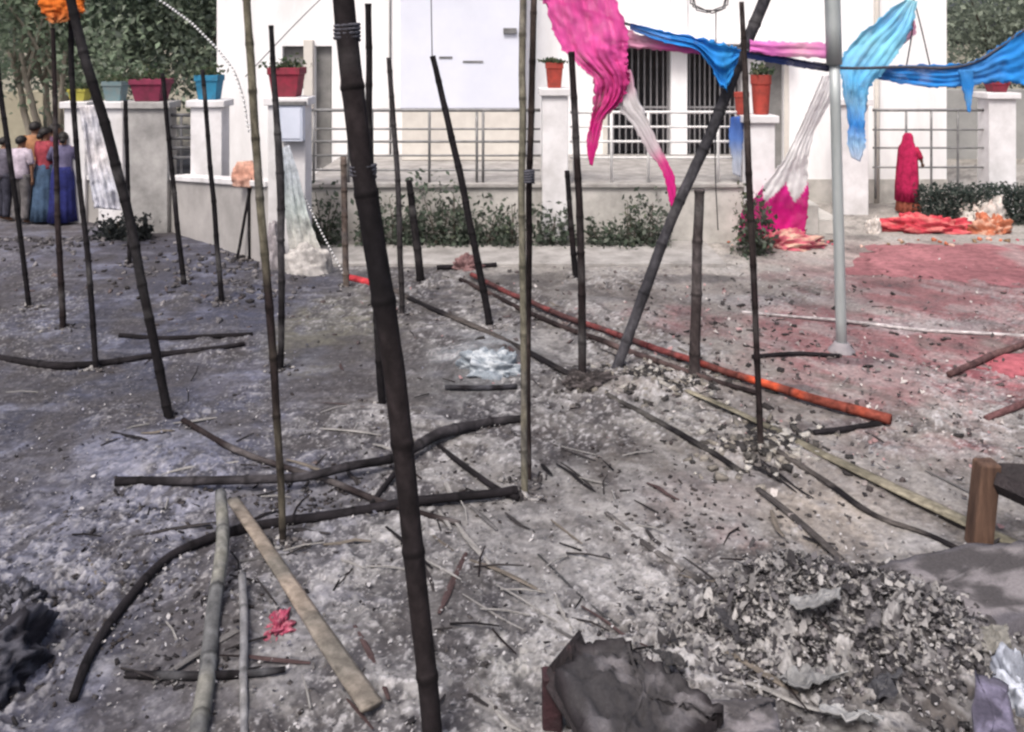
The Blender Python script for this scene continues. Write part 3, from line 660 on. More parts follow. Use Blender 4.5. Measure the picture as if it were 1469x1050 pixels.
pole('pole rising beside the pink drape from a burnt lump', [(835, 551), (835, 400), (828, 230), (820, 74)], [12, 11, 10, 9], CHARB, SMOKE)
pole('thin burnt pole just left of the burnt lump pole', [(826, 400), (819, 320), (813, 245)], [9, 8, 7], CHAR, CHARB)
pole('long grey diagonal pole leaning up to the right', [(884, 530), (923, 425), (966, 310), (1018, 195), (1068, 70), (1112, -40)], [15, 16, 15, 16, 17, 17], (.032, .031, .036), (.07, .067, .075), .9, nodes=.5)
pole('stout brown grey post cut off at mid height', [(997, 540), (999, 420), (1003, 272)], [16, 15, 14], (.05, .04, .04), (.09, .078, .078), nodes=.5)
pole('slender pole right of the diagonal, pale at its foot', [(1091, 642), (1085, 480), (1077, 300), (1069, 120), (1064, 2)], [9, 9, 10, 9, 7], CHARB, (.08, .065, .06))
Dc_ = G0(753, 708)[1]
tie(bpy.data.objects['bamboo_pole.015'] if 'bamboo_pole.015' in bpy.data.objects else FRONT_POLE, P(755, 252, Dc_ + .04), 11 * Dc_ / F, 5)
# galvanised post
gp = empty('metal_post', G(1207, 505), 'upright galvanised steel post with a wider upper sleeve', 'post')
D_ = G(1207, 505).y
tube('shaft', mt['galv'], [G(1208, 505) - Vector((0, 0, .1)), P(1201, 250, D_), P(1197, 92, D_)], 7.5 * D_ / F, gp, sides=14, step=.4)
tube('sleeve', mt['galv'], [P(1197, 93, D_), P(1194, 0, D_), P(1192, -70, D_)], 11 * D_ / F, gp, sides=14, step=.3)
gb = G(1207, 505); MB().add(*lathe_data([(.15, 0), (.13, .05), (.085, .10), (.07, .13)], 14, centre=(gb.x, gb.y, gb.z - .03))).build('footing', mt['slab'], gp, smooth=True)

# tripod of thin sticks under the orange rag
for (a, b_, lab) in (((316, 352), (352, 238), 'thin black stick leaning in the tripod, left leg'), ((340, 372), (362, 250), 'thin black stick leaning in the tripod, middle leg'), ((358, 372), (357, 270), 'thin upright stick of the tripod, right leg')):
    pole(lab, [a, b_], 4.5, CHAR, name='thin_stick', group='tripod sticks beside the pale wall', nodes=0, cat='stick')
def bead_string(label, pts, r, n, name='beaded_string'):
    t = empty(name, pts[0], label, 'garland', 'beaded strings')
    tube('string', mt['wire'], pts, r * .3, t, sides=5, step=.1)
    L = [0]; 
    for a, c in zip(pts, pts[1:]): L.append(L[-1] + (c - a).length)
    pa = np.array([tuple(p) for p in pts]); mb = MB()
    for k in range(n):
        tt = L[-1] * (k + .5) / n; q = [float(np.interp(tt, L, pa[:, j])) for j in range(3)]
        mb.add(*lathe_data([(r * .5, -r * .9), (r, -r * .4), (r, r * .4), (r * .5, r * .9)], 6, centre=q))
    o = mb.build('bead', mt['bead'], t, smooth=True); o['kind'] = 'stuff'
bead_string('white beaded string sagging from the top left to the mottled pole', [P(205, -14, 9.6), P(238, 6, 9.6), P(275, 33, 9.4), (P(310, 68, 9.2)), P(335, 100, 9.0), P(349, 140, 8.9), P(357, 190, 8.9)], .014, 46)
bead_string('dotted string slanting down from the meter box pillar to the brown pole', [P(408, 215, 12.6), P(430, 268, 12.3), P(462, 335, 12.0), P(496, 398, 11.7)], .014, 40)

# ------------------------------------------------------------------ hanging cloth
def cloth(name, label, rows, D, amp=.06, nu=22, nv=60, folds=3, seed=0, mat='cloth', rag=3.0, cat='cloth', group=None, parent=None, floor=False, colfn=None):
    """rows along the length: ((x, y), (x, y), colour[, depth]); two edges of the sheet measured, folds in depth"""
    rs = []
    for r in rows: rs.append((r[0], r[1], r[2], r[3] if len(r) > 3 else D))
    K = len(rs) - 1; V = []; C = []; Q = []
    for i in range(nv + 1):
        s = K * i / nv; k = min(int(s), K - 1); u = s - k
        def ip(f):
            p1, p2 = f(rs[k]), f(rs[k + 1]); p0 = f(rs[k - 1]) if k else 2 * p1 - p2; p3 = f(rs[k + 2]) if k + 2 <= K else 2 * p2 - p1
            return .5 * (2 * p1 + (p2 - p0) * u + (2 * p0 - 5 * p1 + 4 * p2 - p3) * u * u + (3 * p1 - p0 - 3 * p2 + p3) * u ** 3)
        a = ip(lambda r: np.array(r[0], float)); c = ip(lambda r: np.array(r[1], float)); d = float(ip(lambda r: float(r[3])))
        cc = np.array(rs[k][2]) * (1 - u) + np.array(rs[k + 1][2]) * u
        wdt = np.linalg.norm(c - a)
        for j in range(nu + 1):
            t = j / nu; p = a * (1 - t) + c * t
            if rag:
                eg = max(0, 1 - min(t, 1 - t) / .12); p = p + eg * min(1, wdt / 45) * rag * 1.3 * (np.array([vnoise(i * .8, seed + (t > .5)), vnoise(i * .9, seed + 40 + (t > .5))]).astype(float) - .5) * 2
            ph = folds * 2 * math.pi * (t + .10 * float(vnoise(i * .09, seed)) ) + seed
            am = amp * min(1, wdt / 40)
            off = am * (math.sin(ph) * .35 + .35 * math.sin(ph * 2.3 + 2.2 * float(vnoise(i * .12, seed + 3))) + 1.3 * (float(fbm(np.array(t * folds * 1.7 + seed), np.array(i * .08), 2)) - .5) + .9 * (float(fbm(np.array(t * 9. + seed), np.array(i * .30), 3)) - .5))
            q = P(p[0], p[1], d + off)
            if floor: q.z = max(q.z, float(gz(q.x, q.y)) + .02)
            if colfn: cc = np.array(colfn(i / nv, t))
            V.append(q); C.append(tuple(cc * (0.85 + .3 * float(vnoise(i * .3, j * .5 + seed)))))
    for i in range(nv):
        for j in range(nu):
            o = i * (nu + 1) + j; Q.append((o, o + 1, o + nu + 2, o + nu + 1))
    o = MB().add(V, Q, C).build(name, mt[mat], parent, smooth=True)
    sm = o.modifiers.new('thick', 'SOLIDIFY'); sm.thickness = .004
    if label: tag(o, label, cat, group)
    return o
PINK = (.74, .10, .38); HOT = (.68, .02, .25); LPINK = (.76, .36, .52); BLUE = (.03, .28, .74); CYAN = (.22, .60, .88); NAVY = (.03, .06, .22); WHT = (.64, .61, .62); MAG = (.74, .20, .56)
cloth('pink_drape', 'big torn pink drape hanging from the rope, narrowing downward', [((770, -40), (868, -40), PINK), ((784, 15), (900, 45), PINK), ((806, 70), (899, 80), PINK), ((850, 112), (902, 108), (.58, .06, .26)), ((852, 142), (897, 138), (.56, .04, .22)), ((848, 172), (868, 170), HOT), ((842, 205), (858, 206), HOT), ((846, 236), (850, 238), HOT)], 9.0, .06, 30, 90, 3, 3, rag=2.2, group='burnt festival cloths')
cloth('white_streamer', 'white cloth strip with a pink torn tip hanging beside the barred opening', [((888, 100), (905, 100), LPINK), ((886, 150), (915, 140), WHT), ((908, 180), (930, 172), WHT), ((930, 218), (946, 208), (.6, .5, .54)), ((945, 238), (958, 232), HOT), ((955, 262), (968, 258), HOT), ((960, 288), (970, 290), HOT), ((965, 300), (967, 301), HOT)], 9.05, .03, 14, 60, 2, 5, group='burnt festival cloths')
cloth('pink_bunting', 'pale pink cloth bundled under the rope right of the drape', [((880, 30), (885, 70), LPINK), ((920, 50), (925, 70), LPINK), ((960, 58), (965, 74), PINK), ((1020, 66), (1020, 78), MAG)], 9.06, .05, 10, 40, 2, 7, group='burnt festival cloths')
cloth('blue_pennant', 'bright blue torn cloth with a long point beside the diagonal pole', [((905, 33), (903, 42), NAVY), ((950, 44), (955, 62), BLUE), ((990, 52), (1005, 76), BLUE), ((1020, 58), (1037, 128), BLUE), ((1045, 64), (1044, 124), (.03, .26, .60)), ((1062, 72), (1058, 88), BLUE)], 9.0, .06, 16, 50, 2, 11, group='burnt festival cloths')
cloth('magenta_band', 'magenta folded band stretched between diagonal pole and steel post', [((1076, 58), (1076, 74), MAG), ((1110, 59), (1110, 80), MAG), ((1150, 60), (1150, 82), LPINK), ((1188, 62), (1188, 84), MAG)], 9.1, .04, 10, 40, 2, 13, group='burnt festival cloths')
cloth('navy_band', 'dark navy sooty band under the magenta one', [((1066, 72), (1066, 82), NAVY), ((1110, 78), (1110, 90), NAVY), ((1150, 86), (1150, 97), (.035, .04, .09)), ((1196, 92), (1196, 104), (.03, .03, .06))], 9.15, .04, 8, 40, 2, 15, group='burnt festival cloths')
cloth('cyan_cloth', 'light blue torn cloth rising to a peak right of the steel post', [((1300, -2), (1316, 2), (.3, .6, .7), 9.75), ((1264, 24), (1308, 40), CYAN, 9.72), ((1230, 52), (1288, 76), (.25, .62, .78), 9.7), ((1206, 84), (1268, 104), CYAN, 9.65), ((1206, 112), (1250, 122), (.12, .50, .82), 9.6), ((1212, 146), (1243, 150), (.26, .58, .85), 9.6), ((1217, 178), (1240, 182), BLUE, 9.6), ((1215, 203), (1242, 207), (.35, .58, .82), 9.6), ((1222, 226), (1233, 232), (.55, .64, .78), 9.6)], 9.6, .045, 20, 80, 2.5, 17, rag=2.0, group='burnt festival cloths')
cloth('pink_flap', 'small pale pink flap pinned under the peak of the light blue cloth', [((1302, 26), (1312, 30), LPINK), ((1286, 48), (1312, 50), LPINK), ((1270, 62), (1278, 74), (.7, .5, .58))], 9.95, .04, 10, 30, 2, 19, group='burnt festival cloths')
cloth('blue_swag', 'deep blue swag sagging to the right edge of the photograph', [((1240, 94), (1244, 110), (.04, .12, .36)), ((1290, 94), (1296, 120), BLUE), ((1350, 92), (1352, 126), BLUE), ((1392, 90), (1392, 122), (.06, .26, .60)), ((1420, 74), (1424, 118), (.05, .24, .60)), ((1450, 54), (1450, 118), BLUE), ((1490, 34), (1490, 122), BLUE), ((1560, 20), (1560, 110), BLUE)], 9.8, .04, 16, 80, 2, 23, rag=2.0, group='burnt festival cloths')
cloth('blue_tail', 'short blue tail dangling below the deep blue swag', [((1374, 100), (1398, 100), (.06, .26, .60)), ((1380, 124), (1396, 124), BLUE), ((1385, 144), (1394, 145), (.12, .34, .66)), ((1388, 160), (1392, 162), BLUE)], 9.72, .04, 8, 30, 2, 27, group='burnt festival cloths')
cloth('fallen_streamer', 'long white cloth sweeping from the steel post down to a hot pink hem', [((1180, 108), (1202, 104), (.62, .6, .58), 12.9), ((1166, 140), (1192, 142), WHT, 13.0), ((1146, 186), (1170, 186), (.74, .72, .71), 13.2), ((1126, 226), (1160, 222), WHT, 13.3), ((1104, 254), (1158, 248), (.72, .6, .68), 13.4), ((1082, 284), (1160, 282), (.74, .02, .38), 13.5), ((1062, 310), (1158, 312), (.74, .02, .34), 13.65), ((1060, 346), (1152, 342), (.70, .04, .30), 13.75)], 13, .022, 30, 90, 2.2, 31, rag=1.2, group='burnt festival cloths', colfn=lambda v, t: (.86, .855, .86) if v < .62 + .13 * abs(((t * 1.9 + .55) % 1) * 2 - 1) else (.80, .02, .38 - .08 * v))
cloth('blue_rag', 'small blue and white rag hung on the porch railing', [((1048, 168), (1066, 166), (.05, .12, .4)), ((1046, 200), (1066, 200), (.10, .2, .5)), ((1050, 226), (1064, 228), (.4, .45, .55)), ((1052, 250), (1062, 254), (.45, .48, .55))], DP + .02, .03, 10, 24, 2, 51, group='burnt festival cloths')
cloth('orange_rag', 'bright orange cloth tied round the poles at top left', [((52, -20), (124, -24), (.75, .22, .03)), ((56, 6), (122, 6), (.78, .20, .03)), ((64, 22), (116, 20), (.70, .20, .05)), ((74, 34), (88, 32), (.6, .25, .10))], 8.6, .045, 18, 40, 3, 37, group='burnt festival cloths')
cloth('white_sheet', 'white sheet hanging aslant beside the blue clad people', [((112, 152), (142, 150), WHT), ((118, 180), (146, 180), (.6, .6, .65)), ((124, 226), (156, 222), WHT), ((130, 268), (166, 262), (.55, .56, .62)), ((136, 298), (174, 302), (.58, .58, .64))], 13.2, .08, 16, 50, 2, 41, mat='heavycloth', rag=1.0, group='burnt festival cloths')
cloth('faded_orange_rag', 'faded orange rag wrapped round the thin tripod sticks', [((340, 232), (362, 230), (.6, .36, .28)), ((332, 250), (372, 246), (.58, .30, .22)), ((334, 268), (374, 270), (.5, .32, .26))], 12.9, .06, 10, 24, 3, 43, mat='heavycloth', rag=1.0, group='burnt festival cloths')
cloth('pale_green_sheet', 'pale greenish sheet draped from the meter box pillar to the ground', [((405, 212), (415, 208), (.5, .53, .58)), ((407, 250), (428, 250), (.44, .48, .52)), ((409, 300), (440, 298), (.42, .47, .46)), ((413, 340), (454, 342), (.5, .5, .47)), ((418, 386), (474, 392), (.46, .44, .42))], 12.1, .05, 18, 50, 3, 47, mat='heavycloth', rag=1.0, group='burnt festival cloths', floor=True)
# ropes and wires
def rope(label, pts, r, mat='rope', name='rope', cat='rope', group='ropes and wires'):
    o = tube(name, mt[mat], pts, r, None, sides=6, step=.12, cols=(.1, .1, .1)); return tag(o, label, cat, group)
rope('dark rope carrying the pink and blue cloths across the yard', [P(758, -6, 9.15), P(820, 8, 9.15), P(905, 36, 9.12), P(985, 54, 9.08), P(1060, 70, 9.1), P(1130, 84, 9.2), P(1200, 97, 9.3), P(1290, 96, 9.7), P(1390, 92, 9.8), P(1480, 36, 9.8), P(1600, -30, 9.8)], .017)
rope('thin cord rising from the slanting black pole', [P(620, 82, 10.1), P(619, 30, 10.1), P(618, -40, 10.1)], .006, 'wire')
rope('thin dangling wire under the wire coil', [P(1027, 14, 9.4), P(1027, 120, 9.4), P(1026, 236, 9.4), P(1030, 330, 9.4)], .006, 'wire')
rope('left cord of the peak above the blue swag', [P(1312, 2, 10), P(1308, 50, 9.9), P(1300, 96, 9.8)], .008, 'wire')
rope('right cord of the peak above the blue swag', [P(1312, 2, 10), P(1324, 50, 9.9), P(1334, 94, 9.8)], .008, 'wire')
rope('rope from the cloth peak up out of sight', [P(1311, 4, 10), P(1306, -60, 10), P(1300, -160, 10)], .012)
rope('fine wire slanting over the white wall left of the thick pole', [P(352, 110, 9), P(430, 28, 9.4), P(490, -30, 9.8)], .005, 'wire')
rope('thin burnt wire curving over pale ash in front', [G(772, 795, .01), G(800, 822, .02), G(840, 862, .01), G(888, 898, .01)], .006, 'wire', 'wire', 'wire')
pts = []
for k in range(44):
    a = k * .45; rr_ = 27 + 4 * math.sin(k * 1.7); pts.append(P(1018 + rr_ * math.cos(a), -8 + .95 * rr_ * math.sin(a), 9.4 + .04 * math.sin(k)))
rope('tangled ring of blackened wire hanging at the top edge', pts, .007, 'wire', 'wire_coil', 'wire')

# ------------------------------------------------------------------ poles and boards lying on the ground
def lying(label, pts, w, c=CHAR, c2=None, name='fallen_pole', group='burnt poles lying on the ground', nodes=.34, flat=(1, 1), cat='pole', lift=0.014, sides=9, cols=None, wob=.02):
    T = []; Rr = []
    for i, p in enumerate(pts):
        ww = w[i] if hasattr(w, '__len__') else w
        q0 = G(p[0], p[1]); r = ww / 2 * q0.y / F
        q = G(p[0], p[1], r * flat[1] * .6 + lift + (p[2] if len(p) > 2 else 0)); T.append(q); Rr.append(r)
    s = random.Random(label).randint(0, 999); c2 = c2 or tuple(k * 1.6 for k in c)
    def cl(t):
        k = float(sstep(.35, .7, np.array(float(fbm(np.array(t * 7), np.array(s * 1.3), 3)))))
        return tuple(a * (1 - k) + b_ * k for a, b_ in zip(c, c2))
    o = tube(name, mt['pole'], T, Rr, None, sides=sides, cols=cols or cl, nodes=nodes, wob=wob, seed=s, flat=flat, up=(0, 0, 1), nodecol=(lambda t: tuple(x * .55 for x in (cols or cl)(t))))
    B = T[0].copy(); o.data.transform(Matrix.Translation(-B)); o.location = B
    return tag(o, label, cat, group)
lying('long blackened pole arching over the ash toward the centre pair', [(104, 1002), (130, 935), (172, 872), (232, 805), (285, 778), (335, 762), (400, 748), (480, 737), (575, 722), (660, 712, .03), (742, 702, .03)], [13, 14, 14, 13, 13, 14, 14, 14, 14, 12, 12], CHAR)
lying('straight blackened pole lying behind the arching one', [(166, 691), (290, 690, .04), (430, 685, .06), (500, 669, .06), (572, 655, .05), (636, 622, .05), (700, 606), (756, 600)], [13, 12, 12, 12, 12, 16, 13, 10], CHAR, (.06, .055, .06))
lying('thin burnt branch running from the leaning pole foot to centre', [(262, 604), (330, 642), (400, 668), (470, 690), (535, 716), (600, 735), (660, 750)], [8, 9, 8, 9, 9, 8, 7], CHARB, (.09, .08, .08), nodes=0)
lying('short charred stick crossing at the junction of burnt poles', [(536, 722), (556, 692, .02), (580, 660, .02)], 8, CHAR, nodes=0)
lying('short dark batten right of the thick pole running to the centre pair', [(630, 640), (670, 670), (715, 702), (745, 716)], [7, 8, 9, 8], CHAR, nodes=0)
lying('dark bowed pole on the sooty left ground', [(-30, 508), (30, 518), (90, 525), (160, 519), (230, 509), (300, 500), (352, 493)], [9, 10, 11, 9, 9, 8, 6], CHAR)
lying('upper thin black stick on the sooty left ground', [(172, 480), (230, 484), (300, 483), (362, 479)], 7, CHAR, nodes=0)
lying('dark stick lying flat at lower left between the pale canes', [(178, 966), (240, 968), (300, 969), (370, 966), (408, 962)], [10, 12, 11, 10, 8], CHAR, (.07, .07, .075))
lying('pale dusty cane standing up to the arching pole at lower left', [(286, 1062), (300, 940), (312, 850, .05), (320, 760, .14), (317, 706, .20)], [27, 24, 20, 17, 15], (.12, .122, .125), (.25, .245, .21), nodes=.45)
lying('thin pale cane right of the dusty one', [(350, 1062), (350, 980), (350, 900, .03), (346, 826, .06)], [12, 12, 12, 11], (.17, .17, .18), (.27, .265, .265), nodes=.45)
lying('long split tan board pointing at the thick pole foot', [(334, 716), (372, 772), (420, 844), (470, 920), (534, 1014)], [18, 20, 24, 30, 36], (.17, .155, .135), (.27, .225, .185), nodes=0, flat=(1, .3), lift=.045, wob=.006, name='split_board', cat='board')
lying('burnt seam batten running from the thick pole to the burnt lump', [(562, 414), (620, 442), (700, 476), (770, 512), (838, 547)], [7, 8, 9, 9, 9], CHAR, (.08, .07, .065), nodes=0, name='batten', cat='batten', group='battens on the floor', flat=(1.35, .6), lift=.012)
lying('charred batten right of the leaf litter running to the dark clump', [(872, 566), (940, 602), (1010, 642), (1060, 676)], [8, 9, 9, 8], CHAR, (.08, .075, .07), nodes=0, name='batten', cat='batten', group='battens on the floor', flat=(1.35, .6), lift=.012)
lying('dark batten beyond the dark clump reaching the wooden leg', [(1112, 645), (1180, 690), (1250, 735), (1330, 765), (1400, 800)], [8, 8, 9, 8, 8], CHAR, (.09, .08, .075), nodes=0, name='batten', cat='batten', group='battens on the floor', flat=(1.35, .6), lift=.012)
lying('long flat dusty tan batten running behind the wooden leg', [(985, 560), (1050, 588), (1110, 616), (1190, 655), (1270, 693), (1350, 732), (1490, 796)], [8, 9, 11, 14, 18, 20, 22], (.13, .12, .09), (.27, .245, .185), nodes=0, flat=(1.3, .35), lift=.03, wob=.01, name='batten', cat='batten', group='battens on the floor')
lying('dark charred cane beside the long tan batten', [(1100, 604), (1180, 648), (1250, 690), (1330, 730), (1420, 775)], [5, 6, 6, 7, 7], CHAR, (.10, .09, .08), nodes=0, lift=.01)
def redc(t):
    k = float(sstep(.62, .88, np.array(t))); n_ = float(fbm(np.array(t * 26), np.array(3.3), 3)); d = float(sstep(.40, .56, np.array(n_ - .08 * k)))
    a = np.array((.16, .045, .045)) * (1 - k) + np.array((.64, .10, .04)) * k
    return tuple(a * (1 - d * .75) + np.array((.05, .035, .035)) * d * .75)
lying('red painted pole lying aslant, bright orange at its near end', [(676, 394), (740, 424), (800, 450), (870, 474), (960, 506), (1060, 538), (1150, 566), (1215, 584), (1278, 602)], [6.5, 7, 7.5, 8, 9, 10, 12, 14, 15], nodes=.5, cols=redc, lift=.05)
lying('sooty pole lying parallel below the red painted one', [(660, 400), (740, 440), (800, 466), (870, 492), (960, 524), (1030, 548), (1090, 566)], [6, 7, 7, 8, 8, 8, 7], CHARB, (.13, .09, .085), nodes=.4)
lying('faint burnt batten running under the debris pile', [(1086, 702), (1130, 735), (1180, 778), (1232, 826)], [7, 9, 9, 8], (.05, .045, .045), (.10, .09, .085), nodes=0, name='batten', cat='batten', group='battens on the floor', flat=(1.35, .6), lift=.012)
lying('faint burnt batten left of the debris pile', [(870, 735), (930, 780), (1000, 830), (1046, 862)], [6, 8, 9, 8], (.06, .055, .055), (.14, .13, .125), nodes=0, name='batten', cat='batten', group='battens on the floor', flat=(1.35, .5), lift=.012)
lying('short charred stick under the orange pole end', [(1168, 620), (1220, 614), (1276, 604)], [8, 9, 9], CHAR, nodes=0)
lying('white painted stick lying across the pink floor', [(1066, 447), (1150, 455), (1230, 463), (1330, 473), (1480, 482)], [4, 4, 5, 5, 5], (.36, .33, .33), (.52, .48, .48), nodes=0)
lying('reddish dark stick slanting to the right edge', [(1362, 538), (1410, 516), (1450, 500), (1520, 474)], [9, 10, 9, 9], (.09, .05, .05), (.14, .08, .075), nodes=0)
lying('lower reddish dark stick at the right edge', [(1416, 600), (1445, 588), (1510, 560)], [9, 10, 10], (.09, .045, .045), nodes=0)
lying('bright red painted stick end left of the thick pole', [(500, 397), (520, 402), (552, 412)], [12, 13, 13], (.50, .05, .06), (.40, .04, .05), nodes=0, flat=(1, .7))
lying('short black stick before the path near the shrubs', [(626, 384), (670, 382), (712, 380)], 7, CHAR, nodes=0)
lying('short black stick lying on the packed floor right of centre', [(1080, 512), (1140, 508), (1204, 510)], 6, CHAR, nodes=0)
lying('dark thin stick between centre pair and ash heap', [(640, 556), (690, 557), (742, 555)], 7, CHAR, (.06, .06, .07), nodes=0)
# burnt lump at a pole's foot
def lump(name, label, px, py, rx, ry, rz, c, seed, mat='debris', cat='rubble', group=None, n=14, rough=.5, cvar=None, lift=0.0):
    n = max(n, 30); B = G(px, py); V = []; C = []; Q = []; m = 2 * n
    for i in range(n + 1):
        ph = math.pi / 2 * i / n * 1.12
        for j in range(m):
            th = 2 * math.pi * j / m
            d = np.array([math.cos(th) * math.sin(ph), math.sin(th) * math.sin(ph), math.cos(ph)])
            k = 1 + rough * (float(fbm(np.array(d[0] * 2.2 + seed), np.array(d[1] * 2.2 + d[2] * 1.7), 3)) - .5) * 2 + rough * .5 * (float(vnoise(d[0] * 7 + seed, d[1] * 7 + d[2] * 6)) - .5) + rough * .34 * (float(vnoise(d[0] * 17 + seed, d[1] * 17 + d[2] * 13)) - .5) + rough * .16 * (float(vnoise(d[0] * 37 + seed, d[1] * 37 + d[2] * 31)) - .5)
            V.append((d[0] * rx * k, d[1] * ry * k, d[2] * rz * k - .02 + lift))
            cv = float(fbm(np.array(d[0] * 7 + seed), np.array(d[1] * 7 + d[2] * 5), 4)); cw = cvar or tuple(x * 3 for x in c)
            t = float(sstep(.48, .64, np.array(cv))); C.append(tuple(a * (1 - t) + b_ * t for a, b_ in zip(c, cw)))
    for i in range(n):
        for j in range(m): Q.append((i * m + j, (i + 1) * m + j, (i + 1) * m + (j + 1) % m, i * m + (j + 1) % m))
    o = MB().add(V, Q, C).build(name, mt[mat], None, smooth=True); o.location = B
    return tag(o, label, cat, group)
lump('burnt_lump', 'blackened lump at the foot of the pole beside the pink drape', 842, 552, .22, .14, .14, (.03, .026, .026), 3)
lump('charred_heap', 'big black charred heap at the lower left edge', -10, 950, .20, .26, .20, (.018, .017, .022), 7, cvar=(.07, .07, .085), rough=.7, n=18)
lump('charred_heap', 'smaller black charred heap above the lower left one', 22, 872, .13, .09, .10, (.02, .02, .025), 9, cvar=(.12, .12, .14), rough=.8, n=16)
lump('ash_heap', 'pale bluish ash heap between thick pole and centre pair', 706, 530, .30, .18, .18, (.20, .23, .26), 12, cvar=(.40, .43, .46), rough=.6, n=18)
lump('white_ash_heap', 'bright bluish white ash heap at the lower right edge', 1474, 1010, .13, .13, .20, (.20, .215, .25), 15, cvar=(.46, .49, .56), rough=.7, n=16)
lump('red_scrap', 'crumpled crimson cloth scrap beside the tan board', 398, 898, .075, .12, .06, (.28, .05, .09), 18, cvar=(.42, .14, .18), rough=.8, n=14, mat='heavycloth', cat='cloth scrap')
lump('white_sack', 'white plastic sack slumped on the ground by the dotted string', 440, 392, .34, .16, .42, (.36, .345, .33), 20, cvar=(.42, .40, .385), rough=.28, n=16, mat='heavycloth', cat='sack')
lump('grey_sack', 'grey rounded sack slumped against the meter box pillar foot', 392, 385, .16, .16, .62, (.24, .22, .23), 22, cvar=(.32, .30, .31), rough=.25, n=16, mat='heavycloth', cat='sack')
lump('pink_flower_heap', 'heap of pink and orange petals under the hot pink cloth hem', 1118, 352, .55, .3, .22, (.46, .10, .14), 24, cvar=(.55, .36, .28), rough=.7, n=18, mat='heavycloth', cat='flower heap')
lump('red_cloth_heap', 'long red cloth heap on the floor below the woman', 1336, 330, .80, .3, .24, (.46, .05, .07), 26, cvar=(.55, .16, .15), rough=.7, n=20, mat='heavycloth', cat='cloth heap')
lump('white_bundle', 'cream white bundle behind the orange brown heap', 1412, 322, .42, .25, .44, (.58, .54, .50), 28, cvar=(.48, .40, .36), rough=.5, n=16, mat='heavycloth', cat='bundle')
lump('orange_brown_heap', 'orange brown cloth heap in front of the white bundle', 1424, 334, .34, .2, .30, (.40, .13, .07), 30, cvar=(.5, .3, .22), rough=.7, n=16, mat='heavycloth', cat='cloth heap')
lump('cream_scrap', 'small cream cloth scrap right of the steel post', 1252, 334, .13, .12, .26, (.55, .5, .46), 32, cvar=(.62, .58, .55), rough=.6, n=12, mat='heavycloth', cat='cloth scrap')
lump('cloth_rag', 'small red brown rag on the path end near the shrubs', 668, 386, .20, .12, .16, (.16, .09, .09), 34, cvar=(.24, .15, .15), rough=.7, n=12, mat='heavycloth', cat='rag')

# broken wooden cot at the right
ct = empty('wooden_cot', G(1412, 782), 'broken scorched wooden cot with one brown leg in view', 'cot')
DL = G(1412, 782).y; zt = Z_(662, DL)
def post_at(x, y, z1, lx=.0):
    b = MB(); w = .062
    b.add([(x - w, y - w, -.06), (x + w, y - w, -.06), (x + w, y + w, -.06), (x - w, y + w, -.06), (x - w + lx, y - w, z1), (x + w + lx, y - w, z1), (x + w + lx, y + w, z1), (x - w + lx, y + w, z1)], [(0, 3, 2, 1), (4, 5, 6, 7), (0, 1, 5, 4), (1, 2, 6, 5), (2, 3, 7, 6), (3, 0, 4, 7)])
    return b
xl = X_(1402, DL)
for (x, y) in ((xl, DL), (xl + 1.7, DL - .12), (xl + .5, DL - .95), (xl + 2.2, DL - 1.07)): post_at(x, y, zt, .06).build('leg', mt['wood'], ct, bevel=.012)
b = MB()
tv, tf, tc_ = tube_data([Vector((xl + .05, DL, zt - .10)), Vector((xl + 1.76, DL - .12, zt - .10))], [.085, .085], 4, (.05, .05, .05), flat=(.6, 1.1), step=2)
b.add(tv, tf, tc_).build('side_rail', mt['charwood'], ct)
MB().add(*tube_data([Vector((xl + .09, DL - .06, zt - .10)), Vector((xl + .53, DL - .9, zt - .10))], [.06, .06], 4, (.05, .05, .05), flat=(.6, 1.1), step=2)).build('end_rail', mt['charwood'], ct)
MB().add(*tube_data([Vector((xl + .56, DL - .95, zt - .12)), Vector((xl + 2.2, DL - 1.07, zt - .12))], [.06, .06], 4, (.05, .05, .05), flat=(.6, 1.1), step=2)).build('side_rail', mt['charwood'], ct)

def ash_plate(ring, zs_, th, c, edge, seed, amp=.02, K=16, per=9):
    pts = []
    n = len(ring)
    for i in range(n):
        a, c2 = np.array((*ring[i], zs_[i])), np.array((*ring[(i + 1) % n], zs_[(i + 1) % n]))
        for k in range(per):
            t = k / per; p = a * (1 - t) + c2 * t; p[:2] += .035 * (np.array([vnoise(i * per + k * .8, seed), vnoise(i * per + k * .8, seed + 7)]).astype(float) - .5); pts.append(p)
    cen = np.mean(pts, 0); m = len(pts); V = [tuple(cen)]; C = [c]; Q = []
    for r in range(1, K + 1):
        for p in pts:
            f = r / K; q = cen * (1 - f) + p * f
            q[2] += amp * 2 * (float(fbm(np.array(q[0] * 9), np.array(q[1] * 9), 4, seed)) - .5) + amp * (float(vnoise(q[0] * 55, q[1] * 55, seed)) - .5)
            g = float(fbm(np.array(q[0] * 6), np.array(q[1] * 6), 4, seed + 3)); w = float(sstep(.42, .60, np.array(g))); ed = float(sstep(.80, 1.0, np.array(f + .35 * (g - .5))))
            cc = np.array(c) * (.45 + .95 * w); cc = cc * (1 - ed) + np.array(edge) * ed
            V.append(tuple(q)); C.append(tuple(cc))
    for p in pts: V.append((p[0], p[1], p[2] - th)); C.append(edge)
    for j in range(m): Q.append((0, 1 + (j + 1) % m, 1 + j) )
    for r in range(K):
        for j in range(m): Q.append((1 + r * m + j, 1 + r * m + (j + 1) % m, 1 + (r + 1) * m + (j + 1) % m, 1 + (r + 1) * m + j))
    return MB().add(V, [q[::-1] for q in Q], C)
